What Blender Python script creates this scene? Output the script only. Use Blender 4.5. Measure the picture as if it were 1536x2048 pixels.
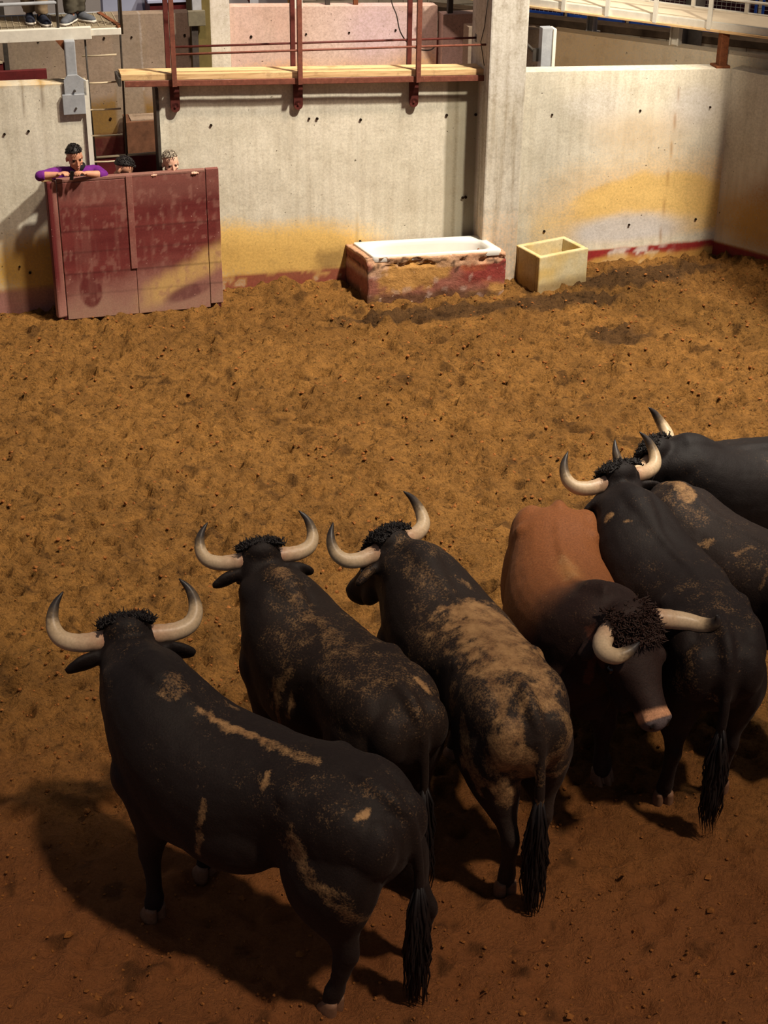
import bpy, bmesh, math, random
import numpy as np
from mathutils import Vector, Matrix

random.seed(7)
RNG = np.random.default_rng(7)
C = bpy.context.scene.collection
for o in list(bpy.data.objects):
    bpy.data.objects.remove(o)

# ------------------------------------------------------------------ camera
FPX, CAM_H, PITCH, ROLL = 3240.0, 6.1, math.radians(28.78), math.radians(0.76)
f0 = np.array([0, math.cos(PITCH), -math.sin(PITCH)])
r0 = np.array([1.0, 0, 0])
u0 = np.cross(r0, f0)
CR = math.cos(ROLL) * r0 + math.sin(ROLL) * u0
CU = -math.sin(ROLL) * r0 + math.cos(ROLL) * u0
cam_d = bpy.data.cameras.new('camera')
cam_d.sensor_fit = 'VERTICAL'
cam_d.sensor_height = 24.0
cam_d.lens = FPX / 2048 * 24.0
cam_d.clip_end = 200
cam = bpy.data.objects.new('camera', cam_d)
C.objects.link(cam)
cam.matrix_world = Matrix(((CR[0], CU[0], -f0[0], 0), (CR[1], CU[1], -f0[1], 0),
                           (CR[2], CU[2], -f0[2], CAM_H), (0, 0, 0, 1)))
bpy.context.scene.camera = cam

# ------------------------------------------------------------------ light
vs = bpy.context.scene.view_settings
vs.view_transform = 'Standard'
vs.look = 'None'
vs.gamma = 1
vs.use_curve_mapping = False
vs.exposure = 0.0
world = bpy.data.worlds.new('world')
bpy.context.scene.world = world
world.use_nodes = True
bg = world.node_tree.nodes['Background']
bg.inputs[0].default_value = (0.80, 0.80, 0.92, 1)
bg.inputs[1].default_value = 0.13


def aim(o, p, q):
    o.location = p
    o.rotation_euler = (Vector(q) - Vector(p)).to_track_quat('-Z', 'Y').to_euler()


sun_d = bpy.data.lights.new('sun', 'SUN')
sun_d.energy = 2.0
sun_d.angle = math.radians(3.5)
sun_d.color = (1.0, 0.82, 0.63)
sun = bpy.data.objects.new('sun', sun_d)
C.objects.link(sun)
aim(sun, (4.2, -3.0, 10.0), (0, 0, 0))


def spot(name, p, q, energy, angle, color, size=0.35, blend=0.9):
    d = bpy.data.lights.new(name, 'SPOT')
    d.energy = energy
    d.spot_size = math.radians(angle)
    d.spot_blend = blend
    d.shadow_soft_size = size
    d.color = color
    o = bpy.data.objects.new(name, d)
    C.objects.link(o)
    aim(o, p, q)
    return o


spot('floodlight_wall', (5.3, 11.6, 12.5), (0.6, 14.6, 0.0), 13500, 66, (1.0, 0.92, 0.78), 0.3, 0.9)
spot('fill_spot_oblique', (1.2, 7.5, 7.2), (2.75, 18.2, 1.85), 2600, 13, (1.0, 0.85, 0.66), 0.2, 0.6)  # added narrow spot that brightens the oblique wall
spot('floodlight_corral', (-1.5, 13.0, 9.5), (-1.2, 18.8, 1.4), 1700, 38, (1.0, 0.72, 0.62), 0.25, 0.8)


# ------------------------------------------------------------------ maths
def ray(px, py):
    return f0 + CR * (px - 768) / FPX - CU * (py - 1024) / FPX


def G(px, py, z=0.0):
    """point of the place seen at a pixel, on the level z"""
    d = ray(px, py)
    t = (z - CAM_H) / d[2]
    return np.array([0, 0, CAM_H]) + t * d


WE = np.array([1, .27]) / math.hypot(1, .27)
WN = np.array([-WE[1], WE[0]])
WO = np.array([-3.85, 15.12])
WANG = math.atan2(WE[1], WE[0])
WMAT = Matrix.Translation((WO[0], WO[1], 0)) @ Matrix.Rotation(WANG, 4, 'Z')


def W(u, v, z):
    """wall frame (along, behind, up) to the world"""
    p = WO + WE * u + WN * v
    return np.array([p[0], p[1], z])


def UV(p):
    q = np.array(p[:2]) - WO
    return float(q @ WE), float(q @ WN)


def _hash(ix, iy, iz):
    h = (ix * 374761393 + iy * 668265263 + iz * 1274126177) & 0xffffffff
    h = ((h ^ (h >> 13)) * 1103515245) & 0xffffffff
    h = (h ^ (h >> 16)) & 0xffffff
    return h / float(0xffffff)


def vnoise(x, y, z=0.0):
    x, y, z = np.broadcast_arrays(np.asarray(x, float), np.asarray(y, float), np.asarray(z, float))
    ix, iy, iz = np.floor(x).astype(np.int64), np.floor(y).astype(np.int64), np.floor(z).astype(np.int64)
    fx, fy, fz = x - ix, y - iy, z - iz
    fx, fy, fz = [t * t * (3 - 2 * t) for t in (fx, fy, fz)]
    r = 0
    for a in (0, 1):
        for b in (0, 1):
            for c in (0, 1):
                w = (fx if a else 1 - fx) * (fy if b else 1 - fy) * (fz if c else 1 - fz)
                r = r + w * _hash(ix + a, iy + b, iz + c)
    return r


def fbm(x, y, z=0.0, o=4):
    r, a, s, k = 0, 0.5, 1.0, 0.0
    for i in range(o):
        r = r + a * vnoise(np.asarray(x) * s + 17.3 * i, np.asarray(y) * s + 5.1 * i, np.asarray(z) * s + 9.7 * i)
        k += a
        a *= 0.5
        s *= 2.03
    return r / k


def sstep(a, b, x):
    t = np.clip((x - a) / (b - a), 0, 1)
    return t * t * (3 - 2 * t)


def cat(xs, ys, x):
    """Catmull-Rom through (xs, ys rows) at x (array)"""
    xs = np.asarray(xs, float)
    ys = np.asarray(ys, float)
    if ys.ndim == 1:
        ys = ys[:, None]
    m = np.zeros_like(ys)
    m[1:-1] = (ys[2:] - ys[:-2]) / (xs[2:] - xs[:-2])[:, None]
    m[0] = (ys[1] - ys[0]) / (xs[1] - xs[0])
    m[-1] = (ys[-1] - ys[-2]) / (xs[-1] - xs[-2])
    x = np.atleast_1d(np.asarray(x, float))
    i = np.clip(np.searchsorted(xs, x) - 1, 0, len(xs) - 2)
    h = (xs[i + 1] - xs[i])[:, None]
    t = ((x - xs[i])[:, None]) / h
    lo, hi = t < 0, t > 1
    tc = np.clip(t, 0, 1)
    r = ((2 * tc**3 - 3 * tc**2 + 1) * ys[i] + (tc**3 - 2 * tc**2 + tc) * h * m[i]
         + (-2 * tc**3 + 3 * tc**2) * ys[i + 1] + (tc**3 - tc**2) * h * m[i + 1])
    r = r + np.where(lo, t * h * m[i], 0) + np.where(hi, (t - 1) * h * m[i + 1], 0)
    return r


# ------------------------------------------------------------------ mesh helpers
def tag(o, label=None, cat_=None, group=None, kind=None):
    if label: o['label'] = label
    if cat_: o['category'] = cat_
    if group: o['group'] = group
    if kind: o['kind'] = kind
    return o


def empty(name, loc, label, cat_, group=None, rz=0.0, kind=None):
    o = bpy.data.objects.new(name, None)
    C.objects.link(o)
    o.location = tuple(loc)
    o.rotation_euler = (0, 0, rz)
    o.empty_display_size = 0.1
    return tag(o, label, cat_, group, kind)


class MB:
    def __init__(s):
        s.v, s.f, s.m = [], [], []

    def add(s, vs_, fs, mi=0):
        b = len(s.v)
        s.v += [tuple(float(c) for c in p) for p in vs_]
        s.f += [tuple(b + i for i in f) for f in fs]
        s.m += [mi] * len(fs)
        return s

    def box(s, a, b, mi=0):
        x0, y0, z0 = a
        x1, y1, z1 = b
        v = [(x0, y0, z0), (x1, y0, z0), (x1, y1, z0), (x0, y1, z0), (x0, y0, z1), (x1, y0, z1), (x1, y1, z1), (x0, y1, z1)]
        return s.add(v, [(0, 3, 2, 1), (4, 5, 6, 7), (0, 1, 5, 4), (1, 2, 6, 5), (2, 3, 7, 6), (3, 0, 4, 7)], mi)

    def prism(s, pts, z0, z1, mi=0):
        """plan polygon (counter-clockwise) pulled up; z1 may be a list"""
        n = len(pts)
        z1s = z1 if isinstance(z1, (list, tuple)) else [z1] * n
        v = [(p[0], p[1], z0) for p in pts] + [(p[0], p[1], z) for p, z in zip(pts, z1s)]
        f = [tuple(range(n))[::-1], tuple(range(n, 2 * n))] + [(i, (i + 1) % n, n + (i + 1) % n, n + i) for i in range(n)]
        return s.add(v, f, mi)

    def tube(s, path, rad, n=10, mi=0, cap=True):
        path = [np.array(p, float) for p in path]
        k = len(path)
        if not hasattr(rad, '__len__'): rad = [rad] * k
        up = None
        rings = []
        for i, p in enumerate(path):
            t = path[min(i + 1, k - 1)] - path[max(i - 1, 0)]
            t = t / (np.linalg.norm(t) + 1e-9)
            if up is None:
                up = np.array([0, 0, 1.0]) if abs(t[2]) < .9 else np.array([1.0, 0, 0])
            a = np.cross(t, up)
            a /= np.linalg.norm(a) + 1e-9
            up = np.cross(a, t)
            rr = rad[i] if hasattr(rad[i], '__len__') else (rad[i], rad[i])
            rings.append([p + a * rr[0] * math.cos(2 * math.pi * j / n) + up * rr[1] * math.sin(2 * math.pi * j / n) for j in range(n)])
        return s.rings(rings, mi, cap)

    def rings(s, rings, mi=0, cap=True):
        n = len(rings[0])
        v = [q for r in rings for q in r]
        f = []
        for i in range(len(rings) - 1):
            for j in range(n):
                a, b = i * n + j, i * n + (j + 1) % n
                f.append((a, b, b + n, a + n))
        if cap:
            f.append(tuple(range(n))[::-1])
            f.append(tuple(range((len(rings) - 1) * n, len(rings) * n)))
        return s.add(v, f, mi)

    def ball(s, c, r, seg=14, rg=9, mi=0, rot=None):
        c = np.array(c, float)
        r = np.array(r if hasattr(r, '__len__') else (r, r, r), float)
        rr = []
        for i in range(rg + 1):
            th = math.pi * (0.02 + .96 * i / rg)
            ring = []
            for j in range(seg):
                ph = 2 * math.pi * j / seg
                q = np.array([math.sin(th) * math.cos(ph), math.sin(th) * math.sin(ph), -math.cos(th)]) * r
                if rot is not None: q = rot @ q
                ring.append(c + q)
            rr.append(ring)
        return s.rings(rr, mi)

    def build(s, name, mats, parent=None, smooth=False, off=None, mat=None, bevel=0.0):
        me = bpy.data.meshes.new(name)
        v = s.v
        if off is not None:
            v = [(p[0] - off[0], p[1] - off[1], p[2] - off[2]) for p in v]
        me.from_pydata(v, [], s.f)
        if not isinstance(mats, (list, tuple)): mats = [mats]
        for m in mats: me.materials.append(m)
        me.polygons.foreach_set('material_index', s.m)
        if smooth: me.polygons.foreach_set('use_smooth', [True] * len(s.f))
        bm = bmesh.new()
        bm.from_mesh(me)
        bmesh.ops.recalc_face_normals(bm, faces=bm.faces)
        bm.to_mesh(me)
        bm.free()
        me.update()
        o = bpy.data.objects.new(name, me)
        C.objects.link(o)
        if mat is not None: o.matrix_world = mat
        if parent is not None: o.parent = parent
        if bevel:
            b = o.modifiers.new('bevel', 'BEVEL')
            b.width = bevel
            b.segments = 2
            b.limit_method = 'ANGLE'
        return o


def remesh(mb, voxel, smooth_it=3, off=(0, 0, 0)):
    """joins overlapping closed shapes into one continuous skin"""
    me = bpy.data.meshes.new('tmp')
    me.from_pydata([(p[0] - off[0], p[1] - off[1], p[2] - off[2]) for p in mb.v], [], mb.f)
    bm = bmesh.new()
    bm.from_mesh(me)
    bmesh.ops.recalc_face_normals(bm, faces=bm.faces)
    bm.to_mesh(me)
    bm.free()
    o = bpy.data.objects.new('tmp', me)
    C.objects.link(o)
    m = o.modifiers.new('r', 'REMESH')
    m.mode = 'VOXEL'
    m.voxel_size = voxel
    m.adaptivity = 0
    if smooth_it:
        sm = o.modifiers.new('s', 'SMOOTH')
        sm.factor = 0.6
        sm.iterations = smooth_it
    dg = bpy.context.evaluated_depsgraph_get()
    dg.update()
    out = bpy.data.meshes.new_from_object(o.evaluated_get(dg))
    bpy.data.objects.remove(o)
    bpy.data.meshes.remove(me)
    out.polygons.foreach_set('use_smooth', [True] * len(out.polygons))
    return out


def verts(me):
    a = np.empty(len(me.vertices) * 3, dtype=np.float32)
    me.vertices.foreach_get('co', a)
    return a.reshape(-1, 3).astype(float)


def set_verts(me, v):
    me.vertices.foreach_set('co', v.astype(np.float32).ravel())
    me.update()


def normals(me):
    a = np.empty(len(me.vertices) * 3, dtype=np.float32)
    me.vertices.foreach_get('normal', a)
    return a.reshape(-1, 3).astype(float)


def put_color(me, name, rgb):
    at = me.attributes.new(name, 'FLOAT_COLOR', 'POINT')
    c = np.ones((len(me.vertices), 4), dtype=np.float32)
    c[:, :3] = rgb
    at.data.foreach_set('color', c.ravel())


def put_float(me, name, x):
    at = me.attributes.new(name, 'FLOAT', 'POINT')
    at.data.foreach_set('value', np.asarray(x, dtype=np.float32) * np.ones(len(me.vertices), dtype=np.float32))


def obj_from(me, name, mats, parent=None, mat=None):
    if not isinstance(mats, (list, tuple)): mats = [mats]
    me.materials.clear()
    for m in mats: me.materials.append(m)
    me.name = name
    o = bpy.data.objects.new(name, me)
    C.objects.link(o)
    if mat is not None: o.matrix_world = mat
    if parent is not None: o.parent = parent
    return o


# ------------------------------------------------------------------ materials
def srgb(r, g, b):
    def f(c):
        c /= 255.0
        return c / 12.92 if c <= 0.04045 else ((c + 0.055) / 1.055) ** 2.4
    return (f(r), f(g), f(b), 1)


class NT:
    def __init__(s, name):
        s.m = bpy.data.materials.new(name)
        s.m.use_nodes = True
        s.t = s.m.node_tree
        s.b = s.t.nodes['Principled BSDF']

    def n(s, kind, **kw):
        nd = s.t.nodes.new(kind)
        for k, v in kw.items():
            if k.startswith('i_'):
                key = k[2:]
                nd.inputs[int(key) if key.isdigit() else key].default_value = v
            else:
                setattr(nd, k, v)
        return nd

    def l(s, a, b):
        s.t.links.new(a, b)

    def coords(s, scale=(1, 1, 1), which='Object'):
        tc = s.n('ShaderNodeTexCoord')
        mp = s.n('ShaderNodeMapping')
        mp.inputs['Scale'].default_value = scale
        s.l(tc.outputs[which], mp.inputs[0])
        return mp.outputs[0]

    def noise(s, vec, scale, detail=4, rough=0.6, dist=0.0):
        nd = s.n('ShaderNodeTexNoise')
        nd.inputs['Scale'].default_value = scale
        nd.inputs['Detail'].default_value = detail
        nd.inputs['Roughness'].default_value = rough
        nd.inputs['Distortion'].default_value = dist
        s.l(vec, nd.inputs['Vector'])
        return nd.outputs['Fac']

    def ramp(s, fac, stops):
        r = s.n('ShaderNodeValToRGB')
        e = r.color_ramp.elements
        while len(e) > 1: e.remove(e[-1])
        e[0].position = stops[0][0]
        e[0].color = stops[0][1] if hasattr(stops[0][1], '__len__') else (stops[0][1],) * 3 + (1,)
        for p, c in stops[1:]:
            x = e.new(p)
            x.color = c if hasattr(c, '__len__') else (c, c, c, 1)
        s.l(fac, r.inputs[0])
        return r.outputs[0]

    def mix(s, fac, a, b, mode='MIX'):
        m = s.n('ShaderNodeMix', data_type='RGBA', blend_type=mode)
        for val, idx in ((fac, 0), (a, 6), (b, 7)):
            if hasattr(val, 'links') or hasattr(val, 'is_linked'):
                s.l(val, m.inputs[idx])
            elif isinstance(val, (int, float)):
                m.inputs[idx].default_value = val if idx == 0 else (val, val, val, 1)
            else:
                m.inputs[idx].default_value = val
        return m.outputs[2]

    def math(s, op, a, b=None, c=None, clamp=False):
        m = s.n('ShaderNodeMath', operation=op)
        m.use_clamp = clamp
        for i, val in enumerate((a, b, c)):
            if val is None: continue
            if isinstance(val, (int, float)): m.inputs[i].default_value = val
            else: s.l(val, m.inputs[i])
        return m.outputs[0]

    def attr(s, name, fac=False):
        a = s.n('ShaderNodeAttribute', attribute_name=name)
        return a.outputs['Fac'] if fac else a.outputs['Color']

    def bump(s, h, strength=0.4, dist=0.01):
        b = s.n('ShaderNodeBump')
        b.inputs['Strength'].default_value = strength
        b.inputs['Distance'].default_value = dist
        s.l(h, b.inputs['Height'])
        s.l(b.outputs[0], s.b.inputs['Normal'])

    def out(s, col, rough=0.7, spec=0.3, metal=0.0):
        if hasattr(col, 'is_linked'): s.l(col, s.b.inputs['Base Color'])
        else: s.b.inputs['Base Color'].default_value = col
        if hasattr(rough, 'is_linked'): s.l(rough, s.b.inputs['Roughness'])
        else: s.b.inputs['Roughness'].default_value = rough
        s.b.inputs['Specular IOR Level'].default_value = spec
        s.b.inputs['Metallic'].default_value = metal
        return s.m


def concrete_mat(name, a, b, paint=True, pit=0.75, stain=0.5, streak=0.32):
    t = NT(name)
    co = t.coords()
    big = t.noise(co, 1.3, 5, 0.65)
    fine = t.noise(co, 38, 5, 0.75)
    st = t.noise(t.coords((9, 9, 0.5)), 1.6, 4, 0.6)
    base = t.mix(t.ramp(big, [(0.3, 0.0), (0.7, 1.0)]), a, b)
    base = t.mix(t.math('MULTIPLY', t.ramp(st, [(0.45, 0.0), (0.75, 1.0)]), streak), base, srgb(150, 134, 108))
    if paint:
        at = t.n('ShaderNodeAttribute', attribute_name='paint')
        mk = t.n('ShaderNodeAttribute', attribute_name='paint_mask')
        k = t.math('ADD', mk.outputs['Fac'], t.math('MULTIPLY', t.math('SUBTRACT', fine, 0.5), 0.9))
        k = t.math('MULTIPLY', t.ramp(k, [(0.18, 0.0), (0.75, 1.0)]), t.ramp(mk.outputs['Fac'], [(0.0, 0.0), (0.2, 1.0)]))
        base = t.mix(k, base, at.outputs['Color'])
    mott = t.noise(co, 7, 6, 0.7)
    base = t.mix(t.math('MULTIPLY', t.ramp(mott, [(0.5, 0.0), (0.72, 1.0)]), 0.45 * stain), base, srgb(120, 100, 72))
    grain = t.ramp(fine, [(0.25, 0.72), (0.6, 1.06)])
    base = t.mix(1.0, base, grain, 'MULTIPLY')
    pits = t.noise(co, 26, 2, 0.5)
    pitm = t.ramp(pits, [(pit - 0.03, 0.0), (pit, 1.0)])
    base = t.mix(t.math('MULTIPLY', pitm, 0.75), base, srgb(60, 48, 34))
    h = t.math('SUBTRACT', t.math('MULTIPLY', fine, 0.6), pitm)
    t.bump(h, 0.35, 0.008)
    return t.out(base, 0.88, 0.2)


M = {}
M['concrete'] = concrete_mat('concrete_light', srgb(196, 188, 168), srgb(222, 214, 196))
M['concrete_column'] = concrete_mat('concrete_column', srgb(190, 182, 166), srgb(214, 206, 190), paint=True, pit=0.8, stain=0.9, streak=0.8)
M['concrete_dark'] = concrete_mat('concrete_back', srgb(128, 112, 96), srgb(152, 134, 116), paint=True, stain=0.5)
M['concrete_pink'] = concrete_mat('concrete_pink', srgb(198, 166, 150), srgb(214, 186, 172), paint=True, stain=0.25)


def simple(name, col, rough=0.6, spec=0.3, var=0.25, scale=12, bump=0.0, metal=0.0, dirt=None, dirt_at=0.58):
    t = NT(name)
    co = t.coords()
    n = t.noise(co, scale, 5, 0.7)
    lo = tuple(c * (1 - var) for c in col[:3]) + (1,)
    hi = tuple(min(1, c * (1 + var)) for c in col[:3]) + (1,)
    c = t.mix(t.ramp(n, [(0.3, 0.0), (0.7, 1.0)]), lo, hi)
    if dirt:
        n2 = t.noise(co, scale * 1.9, 6, 0.75)
        c = t.mix(t.ramp(n2, [(dirt_at, 0.0), (dirt_at + .1, 0.85)]), c, dirt)
    if bump: t.bump(n, bump, 0.005)
    return t.out(c, rough, spec, metal)


M['red_iron'] = simple('red_iron', srgb(112, 64, 50), 0.6, 0.3, 0.3, 20, dirt=srgb(150, 96, 70))
M['red_iron_dark'] = simple('red_iron_dark', srgb(84, 36, 30), 0.6, 0.3, 0.3, 20)
M['grey_steel'] = simple('grey_steel', srgb(150, 152, 156), 0.5, 0.4, 0.15, 14, dirt=srgb(120, 108, 92), dirt_at=0.62)
M['white_steel'] = simple('white_steel', srgb(214, 208, 194), 0.5, 0.4, 0.1, 14, dirt=srgb(160, 140, 108), dirt_at=0.62)
M['dark_steel'] = simple('dark_steel', srgb(62, 56, 50), 0.5, 0.4, 0.3, 20)
M['rope'] = simple('pale_rod', srgb(186, 168, 140), 0.6, 0.3, 0.1, 20)
M['dark_red_wood'] = simple('dark_red_wood', srgb(92, 26, 26), 0.7, 0.3, 0.35, 6, bump=0.2)
M['black_rubber'] = simple('black_rubber', srgb(22, 20, 20), 0.5, 0.3, 0.2, 30)
M['white_wall'] = simple('white_plaster', srgb(214, 212, 210), 0.85, 0.2, 0.06, 3)
M['blue_wall'] = simple('pale_blue_plaster', srgb(176, 184, 210), 0.85, 0.2, 0.06, 3)
M['hole'] = simple('hole_shadow', srgb(34, 24, 16), 0.95, 0.05, 0.3, 30)
M['rust'] = simple('rusty_iron', srgb(112, 66, 40), 0.8, 0.2, 0.4, 18, dirt=srgb(70, 44, 30))
M['blue_paint'] = simple('blue_paint', srgb(48, 92, 190), 0.5, 0.4, 0.2, 9, dirt=srgb(170, 190, 220), dirt_at=0.6)
M['brick_dark'] = simple('dark_red_panel', srgb(74, 32, 34), 0.8, 0.2, 0.2, 9)


def wood_mat():
    t = NT('pine_plank')
    co = t.coords((0.8, 14, 14))
    n = t.noise(co, 3.0, 6, 0.7, 0.6)
    c = t.ramp(n, [(0.25, srgb(150, 112, 70)), (0.5, srgb(206, 170, 122)), (0.8, srgb(226, 194, 150))])
    c = t.mix(t.ramp(t.noise(t.coords(), 6, 5, 0.7), [(0.55, 0.0), (0.75, 0.7)]), c, srgb(120, 92, 62))
    t.bump(n, 0.3, 0.004)
    return t.out(c, 0.7, 0.3)


M['plank'] = wood_mat()


def painted_attr_mat(name, rough=0.7, grain=60, lo=0.7, hi=1.12, bump=0.25, spec=0.3, dist=0.004, chip=None):
    t = NT(name)
    co = t.coords()
    n = t.noise(co, grain, 5, 0.75)
    c = t.mix(1.0, t.attr('tint'), t.ramp(n, [(0.25, lo), (0.7, hi)]), 'MULTIPLY')
    if chip:
        n2 = t.noise(co, grain * 0.55, 3, 0.6)
        c = t.mix(t.ramp(n2, [(0.68, 0.0), (0.72, 0.8)]), c, chip)
    t.bump(n, bump, dist)
    return t.out(c, rough, spec)


M['barrier'] = painted_attr_mat('worn_red_boards', 0.62, 55, 0.72, 1.1, 0.25, 0.3, 0.004, srgb(176, 130, 120))
M['masonry'] = painted_attr_mat('worn_red_masonry', 0.9, 22, 0.6, 1.15, 0.8, 0.2, 0.012, srgb(196, 166, 140))
M['basin'] = painted_attr_mat('yellow_basin_concrete', 0.85, 30, 0.75, 1.08, 0.35, 0.2, 0.006, srgb(120, 96, 50))
M['enamel'] = simple('white_enamel', srgb(222, 218, 210), 0.25, 0.5, 0.03, 4, dirt=srgb(206, 188, 160), dirt_at=0.66)


def ground_mat():
    t = NT('corral_earth')
    co = t.coords()
    n1 = t.noise(co, 9, 6, 0.72)
    n2 = t.noise(co, 55, 5, 0.75)
    n3 = t.noise(co, 170, 3, 0.7)
    n4 = t.noise(co, 24, 5, 0.7)
    gr = t.attr('grit', True)
    c = t.mix(t.math('ADD', .3, t.math('MULTIPLY', gr, .7)), t.attr('tint'), t.ramp(n1, [(0.30, 0.62), (0.62, 1.12)]), 'MULTIPLY')
    c = t.mix(t.math('ADD', .45, t.math('MULTIPLY', gr, .55)), c, t.ramp(n2, [(0.30, 0.55), (0.60, 1.10)]), 'MULTIPLY')
    c = t.mix(t.ramp(n3, [(0.70, 0.0), (0.78, 0.55)]), c, srgb(214, 176, 122))
    c = t.mix(t.math('ADD', .15, t.math('MULTIPLY', gr, .85)), c, t.ramp(n4, [(0.34, 0.34), (0.46, 1.04)]), 'MULTIPLY')
    h = t.math('ADD', t.math('MULTIPLY', n1, 0.5), t.math('MULTIPLY', n4, 0.9))
    h = t.math('ADD', h, t.math('ADD', t.math('MULTIPLY', n2, 0.55), t.math('MULTIPLY', n3, 0.16)))
    t.bump(h, 1.0, 0.05)
    return t.out(c, 0.95, 0.12)


M['ground'] = ground_mat()
M['clod'] = simple('earth_clod', srgb(128, 80, 40), 0.95, 0.1, 0.4, 30)


def coat_mat():
    t = NT('bull_coat')
    co = t.coords()
    n = t.noise(co, 90, 4, 0.7)
    n2 = t.noise(co, 12, 5, 0.7)
    c = t.mix(1.0, t.attr('tint'), t.ramp(n, [(0.25, 0.6), (0.75, 1.45)]), 'MULTIPLY')
    dk = t.attr('dust', True)
    k = t.math('ADD', dk, t.math('MULTIPLY', t.math('SUBTRACT', n, 0.5), 1.5))
    k = t.math('ADD', k, t.math('MULTIPLY', t.math('SUBTRACT', n2, 0.5), 1.0))
    k = t.math('MULTIPLY', t.ramp(k, [(0.30, 0.0), (1.0, 0.95)]), t.ramp(dk, [(0.0, 0.0), (0.12, 1.0)]))
    c = t.mix(k, c, t.ramp(n2, [(0.35, srgb(136, 98, 62)), (0.7, srgb(178, 138, 92))]))
    t.bump(t.math('ADD', n, t.math('MULTIPLY', n2, 0.6)), 0.35, 0.008)
    t.b.inputs['Sheen Weight'].default_value = 0.03
    t.b.inputs['Sheen Roughness'].default_value = 0.45
    t.b.inputs['Sheen Tint'].default_value = (0.8, 0.65, 0.6, 1)
    return t.out(c, 0.66, 0.24)


M['coat'] = coat_mat()
M['hair'] = simple('black_hair', srgb(26, 20, 19), 0.55, 0.3, 0.3, 40)
M['hair_brown'] = simple('dark_brown_hair', srgb(52, 32, 25), 0.6, 0.3, 0.3, 40)


def horn_mat():
    t = NT('horn')
    co = t.coords()
    a = t.attr('along', True)
    n = t.noise(co, 30, 4, 0.7)
    k = t.math('ADD', a, t.math('MULTIPLY', t.math('SUBTRACT', n, 0.5), 0.22))
    c = t.ramp(k, [(0.0, srgb(178, 128, 104)), (0.12, srgb(196, 160, 128)), (0.35, srgb(208, 182, 148)), (0.62, srgb(196, 170, 134)),
                   (0.72, srgb(116, 98, 76)), (0.84, srgb(64, 56, 52)), (1.0, srgb(36, 32, 32))])
    c = t.mix(1.0, c, t.ramp(t.noise(co, 70, 3, 0.6), [(0.3, 0.8), (0.7, 1.05)]), 'MULTIPLY')
    t.bump(n, 0.2, 0.004)
    return t.out(c, 0.42, 0.4)


M['horn'] = horn_mat()
M['hoof'] = simple('hoof', srgb(118, 84, 62), 0.6, 0.3, 0.25, 30, dirt=srgb(110, 74, 50), dirt_at=0.55)
M['eye'] = simple('dark_eye', srgb(14, 10, 8), 0.12, 0.6, 0.1, 10)
M['skin_tan'] = simple('skin_tan', srgb(186, 132, 104), 0.55, 0.35, 0.1, 20)
M['skin_pale'] = simple('skin_pale', srgb(206, 160, 136), 0.55, 0.35, 0.1, 20)
M['purple'] = simple('purple_knit', srgb(98, 30, 112), 0.8, 0.2, 0.2, 25, bump=0.3)
M['black_cloth'] = simple('black_cloth', srgb(24, 20, 24), 0.85, 0.2, 0.2, 25)
M['khaki'] = simple('khaki_cloth', srgb(128, 108, 84), 0.85, 0.2, 0.2, 16, bump=0.3)
M['olive'] = simple('grey_green_cloth', srgb(78, 72, 60), 0.85, 0.2, 0.2, 16, bump=0.3)
M['navy'] = simple('navy_canvas', srgb(36, 38, 50), 0.8, 0.2, 0.2, 20)
M['grey_shoe'] = simple('grey_canvas', srgb(86, 88, 94), 0.8, 0.2, 0.2, 20)
M['sole'] = simple('pale_sole', srgb(206, 196, 182), 0.7, 0.3, 0.1, 20)
M['hair_grey'] = simple('grey_hair', srgb(150, 138, 122), 0.7, 0.3, 0.35, 60)
M['brow'] = simple('dark_brow', srgb(44, 30, 24), 0.7, 0.2, 0.2, 40)
M['lip'] = simple('lip', srgb(158, 98, 84), 0.5, 0.3, 0.1, 20)
M['phone'] = simple('black_plastic', srgb(16, 16, 18), 0.25, 0.5, 0.1, 10)
M['shirt_dark'] = simple('dark_green_shirt', srgb(38, 40, 36), 0.85, 0.2, 0.2, 20)


# ------------------------------------------------------------------ ground
def hoof_dents(X, Y, Z, n, x0, x1, y0, y1, res):
    xs, ys = X[0, :], Y[:, 0]
    for i in range(n):
        cx, cy = random.uniform(x0, x1), random.uniform(y0, y1)
        r = random.uniform(.03, .08)
        d = random.uniform(.016, .048) * (1.0 if cy > 8 else .55)
        a = random.uniform(0, math.pi)
        e = random.uniform(1.0, 1.6)
        j0, j1 = np.searchsorted(xs, (cx - 3 * r, cx + 3 * r))
        i0, i1 = np.searchsorted(ys, (cy - 3 * r, cy + 3 * r))
        if j1 - j0 < 2 or i1 - i0 < 2: continue
        dx, dy = X[i0:i1, j0:j1] - cx, Y[i0:i1, j0:j1] - cy
        p = (dx * math.cos(a) + dy * math.sin(a)) / (r * e)
        q = (-dx * math.sin(a) + dy * math.cos(a)) / r
        k = np.sqrt(p * p + q * q)
        Z[i0:i1, j0:j1] += -d * np.exp(-(k**2) * 1.3) + d * 0.7 * np.exp(-((k - 1.35) / .35)**2) * (0.6 + .5 * np.cos(np.arctan2(q, p) + a))


def ground_height_base(X, Y):
    u = (X - WO[0]) * WE[0] + (Y - WO[1]) * WE[1]
    v = (X - WO[0]) * WN[0] + (Y - WO[1]) * WN[1]
    # earth heaped against the wall between the barrier and the bathtub, and mud beside the basin
    z = 0.13 * np.exp(-((u - 2.75) / .42)**2 - ((v + .05) / .28)**2)
    z += 0.07 * np.exp(-((u - 3.4) / .25)**2 - ((v + .05) / .3)**2)
    z += 0.05 * np.exp(-((u - 6.9) / .7)**2 - ((v + .35) / .35)**2)
    z += 0.16 * np.exp(-((u - 8.3) / .45)**2 - ((v + .5) / .4)**2)
    return z


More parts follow.
